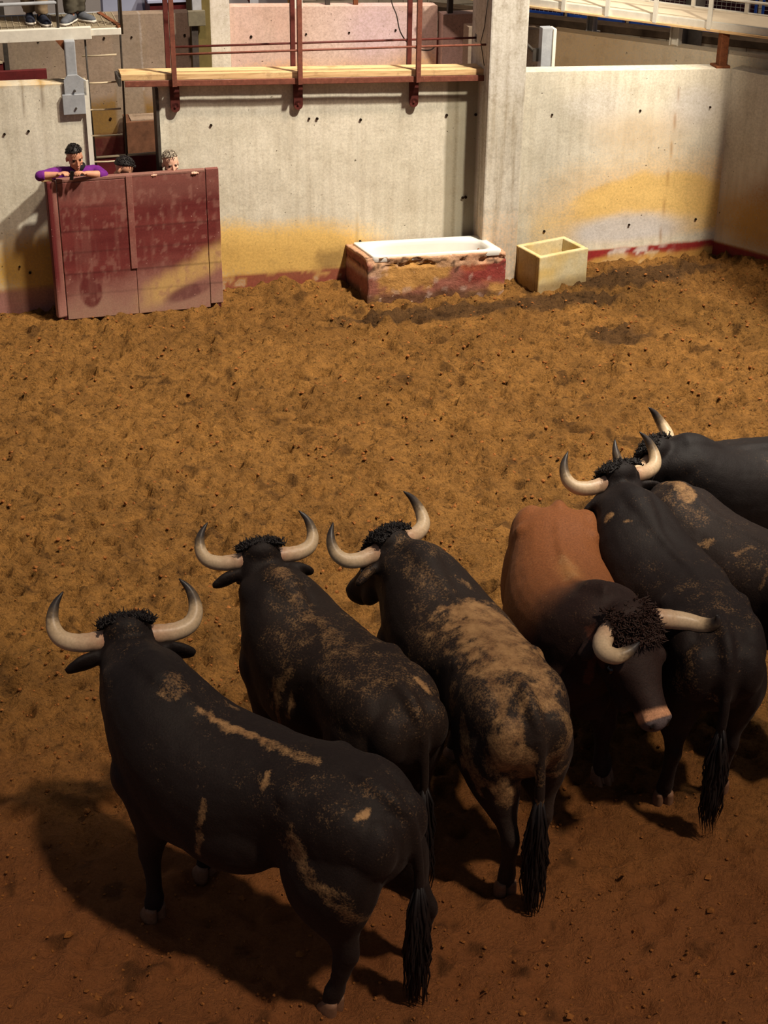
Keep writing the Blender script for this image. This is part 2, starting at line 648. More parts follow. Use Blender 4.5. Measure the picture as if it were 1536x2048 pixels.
def build_ground():
    xs = np.concatenate([np.linspace(-16, -5, 12)[:-1], np.arange(-5, 5.4, .028), np.linspace(5.4, 16, 12)[1:]])
    ys = np.concatenate([np.linspace(-3, 4.6, 9)[:-1], np.arange(4.6, 8.5, .026), np.arange(8.5, 17.6, .032), np.linspace(17.8, 40, 20)])
    X, Y = np.meshgrid(xs, ys)
    mask = sstep(-5.2, -4.6, X) * (1 - sstep(4.9, 5.3, X)) * sstep(4.5, 5.0, Y) * (1 - sstep(17.0, 17.5, Y))
    Z = (fbm(X * 1.1, Y * 1.1, 3.0, 3) - .5) * 0.05
    Z += (fbm(X * 7, Y * 7, 1.0, 4) - .5) * 0.045
    rough = 0.35 + 0.65 * sstep(7.0, 9.5, Y + 0.3 * (fbm(X, Y, 8.) - .5))
    Z += (fbm(X * 13, Y * 13, 2.0, 3) - .5) * 0.075 * rough
    Z -= np.abs(fbm(X * 9, Y * 9, 12.0, 3) - .5) * 0.05 * rough
    D = np.zeros_like(Z)
    hoof_dents(X, Y, D, 9000, -5, 5.3, 4.7, 17.3, .03)
    Z = (Z + D) * mask + ground_height_base(X, Y)
    mud = np.zeros_like(Z)
    for (px, py, ru, rv) in ((1250, 560, .9, .25), (880, 625, 1.1, .22), (1240, 670, .35, .3), (1120, 600, .8, .25), (1330, 545, .7, .2)):
        g = G(px, py)
        u = (X - g[0]) * WE[0] + (Y - g[1]) * WE[1]
        v = (X - g[0]) * WN[0] + (Y - g[1]) * WN[1]
        mud = np.maximum(mud, np.exp(-(u / ru)**2 - (v / rv)**2))
    mudk = sstep(.32, .62, mud + .45 * (fbm(X * 4.5, Y * 4.5, 5.0, 4) - .5))
    Z += mudk * (fbm(X * 14, Y * 14, 7.0, 3) - .42) * 0.045 * mask
    n = fbm(X * 1.6, Y * 1.6, 11.0, 5)
    dry, damp, red = np.array(srgb(158, 111, 56)[:3]), np.array(srgb(114, 78, 38)[:3]), np.array(srgb(160, 98, 58)[:3])
    k = (.45 + .3 * sstep(.30, .70, n) + .25 * sstep(.4, .6, fbm(X * 6, Y * 6, 31.0, 3)))[..., None]
    col = dry * k + damp * (1 - k)
    kr = (1 - sstep(6.2, 9.2, Y + .8 * (n - .5)))[..., None] * .85      # redder tint on this side of the corral
    col = col * (1 - kr) + red * (0.75 + .35 * n[..., None]) * kr
    col = col * (1 - mudk[..., None] * .8) + np.array(srgb(78, 56, 36)[:3]) * mudk[..., None] * .8
    # small dark droppings and damp clumps
    dk = sstep(.69, .78, fbm(X * 5.5, Y * 5.5, 21.0, 3))[..., None] * .6
    col = col * (1 - dk) + np.array(srgb(62, 40, 20)[:3]) * dk
    ny, nx = X.shape
    v = np.stack([X, Y, Z], -1).reshape(-1, 3)
    idx = np.arange(nx * ny).reshape(ny, nx)
    f = np.stack([idx[:-1, :-1], idx[:-1, 1:], idx[1:, 1:], idx[1:, :-1]], -1).reshape(-1, 4)
    me = bpy.data.meshes.new('floor')
    me.vertices.add(len(v))
    me.vertices.foreach_set('co', v.astype(np.float32).ravel())
    me.loops.add(len(f) * 4)
    me.loops.foreach_set('vertex_index', f.astype(np.int32).ravel())
    me.polygons.add(len(f))
    me.polygons.foreach_set('loop_start', np.arange(0, len(f) * 4, 4, dtype=np.int32))
    me.update(calc_edges=True)
    me.polygons.foreach_set('use_smooth', [True] * len(f))
    put_color(me, 'tint', col.reshape(-1, 3))
    put_float(me, 'grit', sstep(6.4, 9.4, Y + 1.2 * (n - .5)).reshape(-1))
    o = obj_from(me, 'floor', M['ground'])
    tag(o, 'brown trampled earth floor of the corral', None, None, 'structure')
    return xs, ys, Z


GX, GY, GZ = build_ground()


def gz(x, y):
    j = int(np.clip(np.searchsorted(GX, x), 0, len(GX) - 1))
    i = int(np.clip(np.searchsorted(GY, y), 0, len(GY) - 1))
    return float(GZ[i, j])


def clods():
    mb = MB()
    base = []
    for k in range(3):
        base.append([(math.cos(a) * math.cos(b), math.sin(a) * math.cos(b), math.sin(b)) for b in (-.9, 0.1, 1.0) for a in np.arange(5) * 2 * math.pi / 5 + b])
    fs = [(i * 5 + j, i * 5 + (j + 1) % 5, (i + 1) * 5 + (j + 1) % 5, (i + 1) * 5 + j) for i in range(2) for j in range(5)] + [(4, 3, 2, 1, 0), (10, 11, 12, 13, 14)]
    for i in range(5200):
        if i < 3000:
            x, y = random.uniform(-2.6, 2.9), 5.2 + 4.2 * random.random()**1.4
            r = random.uniform(.004, .012) * (1 + (random.random() < .06) * 1.3)
        else:
            x, y = random.uniform(-4.2, 4.4), random.uniform(8.5, 16.6)
            r = random.uniform(.007, .02)
        z = gz(x, y)
        j = [random.uniform(.6, 1.25) for _ in range(15)]
        mb.add([(x + p[0] * r * k, y + p[1] * r * k, z + r * .3 + p[2] * r * .7 * k) for p, k in zip(base[i % 3], j)], fs)
    o = mb.build('earth_clods', M['clod'])
    tag(o, 'small crumbs of earth strewn over the corral floor', 'earth', None, 'stuff')


clods()


# ------------------------------------------------------------------ walls
def grid_wall(name, u0, u1, z0, z1, v0, v1, mat, paintf=None, step=.03, top_slope=0.0, lab=None, end0=0.0):
    """a concrete wall in the wall frame; its face carries paint attributes"""
    nu, nz = max(2, int((u1 - u0) / step)), max(2, int((z1 - z0) / step))
    us, zs = np.linspace(u0, u1, nu), np.linspace(0, 1, nz)
    U, T = np.meshgrid(us, zs)
    Zz = z0 + T * (z1 + top_slope * (U - u0) - z0)
    U = U + end0 * (1 - T) * (U - u0) / (u1 - u0)
    v = np.stack([U, np.full_like(U, v0) + (fbm(U * 3, Zz * 3, 4.) - .5) * .012, Zz], -1).reshape(-1, 3)
    idx = np.arange(nu * nz).reshape(nz, nu)
    f = np.stack([idx[:-1, :-1], idx[:-1, 1:], idx[1:, 1:], idx[1:, :-1]], -1).reshape(-1, 4)
    b = len(v)
    nfront = b
    top, bot, l, r = idx[-1], idx[0], idx[:, 0], idx[:, -1]
    back = v.copy()
    back[:, 1] = v1
    v = np.concatenate([v, back])
    fl = [tuple(x) for x in f] + [tuple(int(q) + b for q in x[::-1]) for x in f]
    for e, rev in ((top, False), (bot, True), (l, True), (r, False)):
        for a, c in zip(e[:-1], e[1:]):
            q = (a, c, c + b, a + b)
            fl.append(q if rev is False else q[::-1])
    me = bpy.data.meshes.new(name)
    me.from_pydata([tuple(p) for p in v], [], [tuple(int(i) for i in q) for q in fl])
    bm = bmesh.new()
    bm.from_mesh(me)
    bmesh.ops.recalc_face_normals(bm, faces=bm.faces)
    bm.to_mesh(me)
    bm.free()
    col, mk = np.zeros((len(v), 3)) + .5, np.zeros(len(v))
    if paintf:
        col, mk = paintf(v[:, 0], v[:, 2])
    put_color(me, 'paint', col)
    put_float(me, 'paint_mask', mk)
    o = obj_from(me, name, [mat, M['hole']], None, WMAT)
    tag(o, lab, None, None, 'structure')
    return o


YEL, RED, PINK = np.array(srgb(224, 186, 112)[:3]), np.array(srgb(136, 44, 42)[:3]), np.array(srgb(170, 118, 100)[:3])
OCH, GRY, MUD = np.array(srgb(190, 150, 78)[:3]), np.array(srgb(196, 192, 190)[:3]), np.array(srgb(96, 70, 44)[:3])


def layers(u, z, ls):
    col = np.zeros((len(u), 3)) + .5
    mk = np.zeros(len(u))
    for c, k in ls:
        k = np.clip(k, 0, 1)
        a = np.maximum(mk, 1e-4)
        w = (k / np.maximum(k + mk * (1 - k), 1e-4))[:, None]
        col = np.where(k[:, None] > 1e-3, col * (1 - w) + np.asarray(c) * w, col)
        mk = mk * (1 - k) + k
    return col, mk


def el(u, z, cu, cz, ru, rz, soft=.35, amp=.5, sc=2.2):
    n = fbm(u * sc, z * sc, cu * 3.1, 4) - .5
    k = np.sqrt(((u - cu) / ru)**2 + ((z - cz) / rz)**2) + n * amp
    return 1 - sstep(1 - soft, 1 + soft, k)


def paint_left(u, z):
    n = fbm(u * 5, z * 5, 2.) - .5
    return layers(u, z, [(OCH, el(u, z, .55, .45, .8, .35, .6) * .8), (MUD, .45 * el(u, z, .42, 2.06, .018, .2, .5)), (MUD, .5 * el(u, z, .60, 2.10, .02, .17, .5)), (OCH, .5 * sstep(2.2, 2.27, z + n * .05)),
                         (np.array(srgb(150, 104, 96)[:3]), .85 * (1 - sstep(.22, .26, z + n * .02)) * (0.9 + n))])


def paint_mid(u, z):
    n = fbm(u * 5, z * 5, 2.) - .5
    top = .2 - .0 * u
    chips = sstep(.56, .64, fbm(u * 9, z * 9, 6.))
    return layers(u, z, [(YEL, .8 * el(u, z, 2.5, .5, 1.15, .26, .7, .9)), (YEL, .7 * el(u, z, 3.2, .32, .6, .2, .5, .5)),
                         (OCH, .5 * el(u, z, 2.4, .3, 1.3, .25, .6)), (MUD, .5 * el(u, z, 3.4, .3, .18, .12, .5, 1.2, 8)),
                         (np.array(srgb(146, 138, 118)[:3]), .75 * sstep(4.56, 4.60, u + n * .03) * (1 - sstep(4.92, 4.94, u))),
                         (np.array(srgb(110, 100, 80)[:3]), .7 * sstep(4.66, 4.68, u) * (1 - sstep(4.69, 4.71, u))),
                         (np.array(srgb(120, 104, 84)[:3]), .55 * sstep(3.655, 3.665, u) * (1 - sstep(3.675, 3.685, u))),
                         (np.array(srgb(132, 66, 54)[:3]), .9 * (1 - sstep(top - .01, top + .015, z + n * .02)) * (1 - .6 * chips))])


def paint_right(u, z):
    n = fbm(u * 5, z * 5, 2.) - .5
    chips = sstep(.50, .58, fbm(u * 8, z * 14, 6.)) * (1 - sstep(7.0, 7.3, u))
    arc = np.abs(((u - 6.95) / 1.25)**2 * .45 + (z - .78)) - 0.13 + n * .12
    return layers(u, z, [(np.array(srgb(220, 188, 140)[:3]), .6 * el(u, z, 6.9, .75, 1.35, .45, .6)),
                         (YEL, .8 * (1 - sstep(0, .12, arc)) * sstep(5.8, 6.3, u)), (YEL, .85 * el(u, z, 7.65, .48, .5, .17, .5)),
                         (GRY, .75 * el(u, z, 6.7, .38, .75, .14, .5)), (YEL, .35 * el(u, z, 5.75, .35, .3, .3, .6)),
                         (GRY, .5 * el(u, z, 7.3, 1.65, .35, .25, .7)), (GRY, .4 * el(u, z, 6.2, 1.75, .45, .25, .7)),
                         (np.array(srgb(190, 166, 132)[:3]), .5 * el(u, z, 6.7, 1.45, .5, .2, .8)),
                         (np.array(srgb(150, 108, 62)[:3]), .45 * sstep(7.085, 7.095, u - (z - 1.2) * .03) * (1 - sstep(7.10, 7.115, u - (z - 1.2) * .03))),
                         (np.array(srgb(140, 38, 38)[:3]), .95 * (1 - sstep(.165, .18, z + n * .01))),
                         (np.array(srgb(206, 196, 186)[:3]), chips * (1 - sstep(.165, .18, z)) * .8),
                         (OCH, .8 * (1 - sstep(.04, .1, z + n * .15)))])


def paint_back(u, z):
    n = fbm(u * 3, z * 3, 2.) - .5
    return layers(u, z, [(np.array(srgb(120, 92, 48)[:3]), .8 * el(u, z, 1.5, 1.1, .8, .25, .5)),
                         (np.array(srgb(134, 120, 104)[:3]), .8 * sstep(1.53, 1.55, u) * (1 - sstep(1.85, 1.87, u))),
                         (np.array(srgb(70, 24, 22)[:3]), .95 * (1 - sstep(.93, .97, z + n * .04)))])


def paint_pink(u, z):
    return layers(u, z, [(np.array(srgb(214, 164, 112)[:3]), .7 * el(u, z, 3.7, 1.45, .9, .22, .6)), (np.array(srgb(206, 180, 184)[:3]), .6 * el(u, z, 4.6, 2.0, .5, .35, .6)),
                         (np.array(srgb(206, 160, 110)[:3]), .6 * el(u, z, 5.1, 1.5, .35, .22, .6)), (np.array(srgb(214, 190, 176)[:3]), .5 * el(u, z, 4.0, 1.9, .3, .5, .6))])


wl = grid_wall('wall_left', -3.0, 1.02, -.15, 2.29, 0, .22, M['concrete'], paint_left, .035, -.012, 'pale concrete wall left of the ladder gap', end0=-.09)
wm = grid_wall('wall_middle', 1.68, 5.0, -.15, 2.17, 0, .22, M['concrete'], paint_mid, .03, -.03, 'pale concrete wall under the plank walkway', end0=0)
wr = grid_wall('wall_right', 5.2, 7.68, -.15, 2.13, 0, .22, M['concrete'], paint_right, .03, -.035, 'pale concrete wall right of the column', end0=.22)
wc = grid_wall('wall_corner', 0, 2.4, -.15, 2.04, 0, .22, M['concrete'],
               lambda u, z: layers(u, z, [(np.array(srgb(150, 110, 72)[:3]), .6 * el(u, z, .75, .6, .5, .6, .7, .8)), (OCH, .5 * el(u, z, .3, .45, .5, .3, .8)), (np.array(srgb(120, 36, 36)[:3]), .9 * (1 - sstep(.165, .18, z)))]),
               .04, 0, 'shaded concrete wall beyond the right corner')
cp = W(7.70, .02, 0)
wc.matrix_world = Matrix.Translation((cp[0], cp[1], 0)) @ Matrix.Rotation(WANG - math.radians(58), 4, 'Z')
wb = grid_wall('wall_back_left', -4.0, 2.50, -.1, 2.33, 2.8, 3.0, M['concrete_dark'], paint_back, .04, -.01, 'brown-grey concrete wall of the corral behind')
wp = grid_wall('wall_back_middle', 2.86, 5.32, -.1, 2.30, 2.85, 3.05, M['concrete_pink'], paint_pink, .04, -.035, 'pinkish concrete wall of the corral behind')
wq = grid_wall('wall_back_right', 5.36, 6.2, -.1, 2.13, 2.75, 2.95, M['concrete_pink'], None, .05, 0, 'narrow pinkish concrete wall behind the column')


def holes(parent, pts, v0, r=.013, mat=None):
    """formwork tie holes as dark plugs, the shade inside them given by colour"""
    mb = MB()
    for (u, z) in pts:
        n = 10
        rr = r * random.uniform(.8, 1.25)
        ring0 = [(u + rr * math.cos(2 * math.pi * j / n), v0 - .012, z + rr * math.sin(2 * math.pi * j / n)) for j in range(n)]
        ring1 = [(u + rr * .7 * math.cos(2 * math.pi * j / n), v0 + .02, z + rr * .7 * math.sin(2 * math.pi * j / n)) for j in range(n)]
        mb.rings([ring0, ring1])
    o = mb.build('tie_hole', M['hole'], None)
    o.matrix_world = parent.matrix_world.copy()
    mw = parent.matrix_world.copy()
    o.parent = parent
    o.matrix_parent_inverse = mw.inverted()
    return o


def uz(px, py, v=0.0):
    d = ray(px, py)
    t = (v + WO @ WN) / (d[:2] @ WN)
    q = np.array([0, 0, CAM_H]) + t * d
    return float((q[:2] - WO) @ WE), float(q[2])


for wall_, v_, ps in ((wl, 0, [(9, 268), (39, 533), (60, 545), (57, 262)]),
                      (wm, 0, [(422, 250), (618, 237), (634, 237), (721, 239), (893, 230), (951, 229), (720, 482), (931, 394), (925, 395)]),
                      (wr, 0, [(1104, 229), (1280, 221), (1420, 214), (1088, 462), (1258, 449), (1391, 438)]),
                      (wb, 2.8, [(77, 82), (208, 76), (263, 74), (369, 70), (221, 237), (273, 234), (404, 67)]),
                      (wp, 2.85, [(612, 68), (698, 65), (502, 73), (791, 60)])):
    holes(wall_, [uz(px, py, v_) for px, py in ps], v_)


def pier(name, u0, u1, v0, v1, z1, mat, lab, bevel=.012):
    mb = MB()
    nz = 60
    # a subdivided square shaft
    def ring(z):
        return [(u0, v0, z), (u1, v0, z), (u1, v1, z), (u0, v1, z)]
    mb.rings([ring(-.15 + (z1 + .15) * i / nz) for i in range(nz + 1)])
    o = mb.build(name, [mat], None, False, None, WMAT)
    me = o.data
    v = verts(me)
    col, mk = layers(v[:, 0], v[:, 2], [(np.array(srgb(214, 170, 120)[:3]), .35 * (1 - sstep(.5, 1.1, v[:, 2]))), (GRY, .3 * sstep(1.6, 2.1, v[:, 2]))])
    put_color(me, 'paint', col)
    put_float(me, 'paint_mask', mk)
    b = o.modifiers.new('bevel', 'BEVEL')
    b.width = bevel
    b.segments = 2
    b.limit_method = 'ANGLE'
    return tag(o, lab, None, None, 'structure')


pier('wall_column', 4.93, 5.325, -.27, .34, 4.2, M['concrete_column'], 'tall pale concrete column between the wall panels', .02)
pc_ = MB().box((4.42, 13.9, -.1), (5.1, 14.5, 9.5)).build('wall_shade_blocker', M['concrete_column'], None, bevel=.02)  # added out of view to block light from the corner wall
put_float(pc_.data, 'paint_mask', 0)
tag(pc_, 'unseen tall concrete column added right of the view to shade the corner wall', None, None, 'structure')
pier('wall_pier_back', 2.64, 2.87, 2.75, 3.0, 4.0, M['concrete'], 'pale concrete pier of the corral behind')
pier('wall_pier_olive', 2.42, 2.63, 2.62, 3.0, 4.0, simple('olive_concrete', srgb(96, 84, 48), .85, .2, .2, 6), 'dark olive pier of the corral behind')

# wall that runs obliquely behind the right panel, up to the corner
a_, b_ = G(1100, 60, 2.12)[:2], G(1536, 119, 2.12)[:2]
d_ = (b_ - a_) / np.linalg.norm(b_ - a_)
n_ = np.array([-d_[1], d_[0]])
wo_ang = math.atan2(d_[1], d_[0])
wo = grid_wall('wall_oblique', 0, 4.2, -.1, 2.12, 0, .2, M['concrete'],
               lambda u, z: layers(u, z, [(np.array(srgb(170, 142, 108)[:3]), .5 * (1 - sstep(.5, 1.8, u))), (np.array(srgb(206, 180, 140)[:3]), .4 + 0 * u)]), .05, 0,  # shade at the left end painted in as a brown fade
               'oblique concrete wall behind the right panel')
wo.matrix_world = Matrix.Translation((a_[0], a_[1], 0)) @ Matrix.Rotation(wo_ang, 4, 'Z')
# side wall left of it, seen past the column
wo2 = MB().box((5.5, 2.2, -.1), (6.05, 2.4, 2.1)).box((6.16, 2.15, -.1), (6.34, 2.35, 2.05)).build('wall_back_stub', M['concrete_dark'], None, False, None, WMAT)
put_float(wo2.data, 'paint_mask', 0)
tag(wo2, 'short dim concrete wall seen past the column', None, None, 'structure')


def block_mat():
    t = NT('painted_blockwork')
    co = t.coords()
    br = t.n('ShaderNodeTexBrick')
    br.inputs['Scale'].default_value = 1.0
    br.inputs['Brick Width'].default_value = .34
    br.inputs['Row Height'].default_value = .12
    br.inputs['Mortar Size'].default_value = .006
    br.inputs['Color1'].default_value = srgb(178, 168, 148)
    br.inputs['Color2'].default_value = srgb(162, 152, 134)
    br.inputs['Mortar'].default_value = srgb(120, 110, 94)
    mp = t.n('ShaderNodeMapping')
    mp.inputs['Rotation'].default_value = (math.radians(90), 0, 0)
    tc = t.n('ShaderNodeTexCoord')
    sx = t.n('ShaderNodeSeparateXYZ')
    cx = t.n('ShaderNodeCombineXYZ')
    t.l(tc.outputs['Object'], sx.inputs[0])
    t.l(sx.outputs['X'], cx.inputs['X'])
    t.l(sx.outputs['Z'], cx.inputs['Y'])
    t.l(cx.outputs[0], br.inputs['Vector'])
    c = t.mix(1.0, br.outputs['Color'], t.ramp(t.noise(co, 8, 5, .7), [(.3, .7), (.7, 1.05)]), 'MULTIPLY')
    return t.out(c, .9, .2)


M['block'] = block_mat()
far = MB().box((4.4, 6.0, -.1), (16.0, 6.3, 4.5)).build('wall_far_blockwork', M['block'], None, False, None, WMAT)
tag(far, 'painted blockwork wall far behind', None, None, 'structure')
far2 = MB().box((-6.0, 7.0, -.1), (4.4, 7.3, 5.0)).build('wall_far_white', M['white_wall'], None, False, None, WMAT)
tag(far2, 'white plastered wall far behind on the left', None, None, 'structure')
far3 = MB().box((1.7, 5.2, -.1), (3.0, 5.5, 4.2)).build('wall_far_blue', M['blue_wall'], None, False, None, WMAT)
tag(far3, 'pale blue plastered wall piece far behind', None, None, 'structure')


# ------------------------------------------------------------------ red barrier (burladero) with its boards
def tinted_box(name, a, b, parent, mat, colf, res=.03, bevel=.006, m=None, jitter=0.0):
    """a box with a fine front grid so worn paint can follow its own shape"""
    x0, y0, z0 = a
    x1, y1, z1 = b
    nx, ny, nz = [max(1, int(round(abs(q) / res))) for q in (x1 - x0, y1 - y0, z1 - z0)]
    bm = bmesh.new()
    grid = {}

    def vt(i, j, k):
        if (i, j, k) not in grid:
            grid[(i, j, k)] = bm.verts.new((x0 + (x1 - x0) * i / nx, y0 + (y1 - y0) * j / ny, z0 + (z1 - z0) * k / nz))
        return grid[(i, j, k)]
    for i in range(nx):
        for k in range(nz):
            for j in (0, ny):
                bm.faces.new([vt(i, j, k), vt(i + 1, j, k), vt(i + 1, j, k + 1), vt(i, j, k + 1)])
    for j in range(ny):
        for k in range(nz):
            for i in (0, nx):
                bm.faces.new([vt(i, j, k), vt(i, j + 1, k), vt(i, j + 1, k + 1), vt(i, j, k + 1)])
    for i in range(nx):
        for j in range(ny):
            for k in (0, nz):
                bm.faces.new([vt(i, j, k), vt(i + 1, j, k), vt(i + 1, j + 1, k), vt(i, j + 1, k)])
    bmesh.ops.recalc_face_normals(bm, faces=bm.faces)
    me = bpy.data.meshes.new(name)
    bm.to_mesh(me)
    bm.free()
    v = verts(me)
    put_color(me, 'tint', colf(v[:, 0], v[:, 1], v[:, 2]))
    if jitter:
        n = np.stack([fbm(v[:, 0] * 9 + s, v[:, 1] * 9, v[:, 2] * 9, 3) - .5 for s in (0, 30, 60)], -1)
        v = v + n * jitter
        set_verts(me, v)
    me.polygons.foreach_set('use_smooth', [bool(jitter)] * len(me.polygons))
    o = obj_from(me, name, mat, parent, m)
    if bevel:
        bv = o.modifiers.new('bevel', 'BEVEL')
        bv.width = bevel
        bv.segments = 2
        bv.limit_method = 'ANGLE'
        bv.angle_limit = math.radians(50)
    return o


def mixc(c, k, d):
    return c * (1 - np.clip(k, 0, 1)[:, None]) + np.asarray(d) * np.clip(k, 0, 1)[:, None]


bl, brr = G(137, 640, 0)[:2], G(447, 612, 0)[:2]
bdir = (brr - bl) / np.linalg.norm(brr - bl)
BW = float(np.linalg.norm(brr - bl))
bang = math.atan2(bdir[1], bdir[0])
BH = 1.42
c_deep, c_mid, c_pale, c_dust, c_och = [np.array(srgb(*q)[:3]) for q in ((94, 32, 32), (118, 52, 48), (150, 104, 92), (166, 134, 112), (196, 158, 98))]


def barrier_col(x, y, z):
    """x along the barrier from its left front edge, z up"""
    n = fbm(x * 4, z * 4, 3., 5) - .5
    n2 = fbm(x * 2, z * 14, 8., 4) - .5
    c = np.repeat(c_deep[None], len(x), 0)
    c = mixc(c, .5 + 1.6 * n2, c_mid)
    c = mixc(c, sstep(1.08, 1.25, z + n * .15) * .35, c_pale)
    low = 1 - sstep(.28, .62, z - (x - .9) * .12 + n * .30)
    c = mixc(c, low * .85, c_pale)
    c = mixc(c, (1 - sstep(.08, .34, z + n * .25)) * .55, c_dust)
    diag = z - (.12 + (x - .75) * .55)
    oc = (1 - sstep(.0, .16, np.abs(diag - .02) - .05 + n * .18)) * sstep(.6, .95, x) * (1 - sstep(.58, .78, z))
    c = mixc(c, oc * .9, c_och)
    c = mixc(c, (1 - sstep(.6, 1.1, np.sqrt(((x - 1.2) / .25)**2 + ((z - .18 - (x - 1.2) * .25) / .09)**2) + n * .5)) * .75, np.array(srgb(96, 48, 50)[:3]))
    c = mixc(c, (1 - sstep(.85, 1.05, np.sqrt(((x - .24) / .115)**2 + ((z - .29) / .17)**2) + n * .35)) * .9, c_deep)
    sc = sstep(.60, .70, fbm(x * 26, z * 16, 12., 4))
    c = mixc(c, sc * .45, c_pale)
    c = mixc(c, sstep(.55, .75, fbm(x * 30, z * 3, 15., 3)) * .2, c_pale)
    seam = np.minimum.reduce([np.abs(z - q) for q in (.26, .47, .68, .9, 1.13)])
    return c * (1 - .35 * (1 - sstep(.003, .012, seam)))[:, None]


bar = empty('wooden_barrier', (bl[0], bl[1], 0), 'worn dark red wooden bullring shelter barrier standing in front of the gap in the wall', 'barrier', None, bang)
tinted_box('left_panel', (0, 0, .0), (.70, .045, BH - .03), bar, M['barrier'], barrier_col, .018)
tinted_box('right_panel', (.703, 0, .0), (BW - .13, .045, BH - .01), bar, M['barrier'], barrier_col, .018)
tinted_box('centre_batten', (.655, -.012, .48), (.715, .0, BH - .005), bar, M['barrier'],
           lambda x, y, z: mixc(np.repeat(c_mid[None], len(x), 0), .5 + (fbm(x * 9, z * 9, 1.) - .5), c_pale), .02, .003)
tinted_box('end_board', (BW - .127, -.006, .04), (BW, .05, BH + .01), bar, M['barrier'], barrier_col, .018)
o = tinted_box('side_board', (-.1, .0, .03), (0, .075, BH - .0), bar, M['barrier'],
               lambda x, y, z: mixc(mixc(np.repeat(c_deep[None], len(x), 0), sstep(-.055, -.035, x) * (.3 + (fbm(x * 9, z * 5, 1.) - .3)), c_pale), 1 - sstep(.05, .5, z), c_pale), .02, .02)
o.rotation_euler = (0, 0, math.radians(18))
tinted_box('top_rail', (.0, .0, BH - .028), (BW - .13, .07, BH + .004), bar, M['barrier'], lambda x, y, z: np.repeat(c_pale[None], len(x), 0) * .8, .05, .006)
o = tinted_box('post_cap', (-.14, -.01, BH - .01), (-.04, .06, BH + .03), bar, M['plank'], lambda x, y, z: np.repeat(c_och[None], len(x), 0), .05, .01)
tag(o, 'bare yellow wood block')
tinted_box('foot', (BW - .08, .0, -.05), (BW - .02, .06, .04), bar, M['barrier'], lambda x, y, z: np.repeat(c_deep[None], len(x), 0) * .6, .05, .004)
tinted_box('foot', (-.06, .01, -.05), (.0, .06, .05), bar, M['barrier'], lambda x, y, z: np.repeat(c_deep[None], len(x), 0) * .6, .05, .004)

# ------------------------------------------------------------------ bathtub in its masonry surround
TF, TR, TB = G(735, 603)[:2], G(1008, 586)[:2], G(695, 578)[:2]
td = (TR - TF) / np.linalg.norm(TR - TF)
TW = float(np.linalg.norm(TR - TF))
tang = math.atan2(td[1], td[0])
TD, TH = .50, .46


def masonry_col(x, y, z):
    n = fbm(x * 3.5, z * 5 + y * 3, 5., 5) - .5
    n2 = fbm(x * 11, z * 11, 2., 4) - .5
    c = np.repeat(np.array(srgb(150, 94, 78)[:3])[None], len(x), 0)
    c = mixc(c, sstep(-.02, .12, n + .25 * np.exp(-((x - .55) / .45)**2 - ((z - .28) / .1)**2)), np.array(srgb(184, 136, 76)[:3]))
    c = mixc(c, sstep(.85, 1.05, x + n * .5) * sstep(.08, .2, z) * .8, np.array(srgb(138, 48, 44)[:3]))
    c = mixc(c, sstep(-.02, .05, x * 0 - x + n * .05) * .6, np.array(srgb(146, 78, 60)[:3]))
    c = mixc(c, (1 - sstep(.02, .1, z + n * .12)) * .8, np.array(srgb(86, 62, 40)[:3]))
    c = mixc(c, sstep(.12, .2, n2) * .5, np.array(srgb(196, 166, 150)[:3]))
    c = mixc(c, sstep(.34, .37, z + .3 * n2) * .75, np.array(srgb(198, 156, 122)[:3]))
    c = mixc(c, (1 - sstep(.004, .016, np.abs(z - .36 - .35 * n))) * .8, np.array(srgb(60, 42, 32)[:3]))
    return c


tub = empty('bathtub_trough', (TF[0], TF[1], 0), 'white bathtub set in a crumbling red and ochre masonry box against the wall', 'trough', None, tang)


def tub_surround():
    bm_r = .02
    o = tinted_box('masonry_box', (0, 0, -.1), (TW, TD, TH - .01), tub, M['masonry'], masonry_col, .022, 0, None, .022)
    # hollow it where the tub sits
    me = o.data
    v = verts(me)
    ins = (v[:, 0] > .12) & (v[:, 0] < TW - .09) & (v[:, 1] > .08) & (v[:, 1] < TD - .03) & (v[:, 2] > TH - .05)
    v[ins, 2] -= .3
    # broken upper edge along the front
    fr = (v[:, 1] < .03) & (v[:, 2] > .36)
    v[fr, 1] += .03 * sstep(.47, .53, fbm(v[fr, 0] * 6, v[fr, 2] * 14, 3.))
    v[:, 0] -= .27 * v[:, 1]
    set_verts(me, v)


tub_surround()


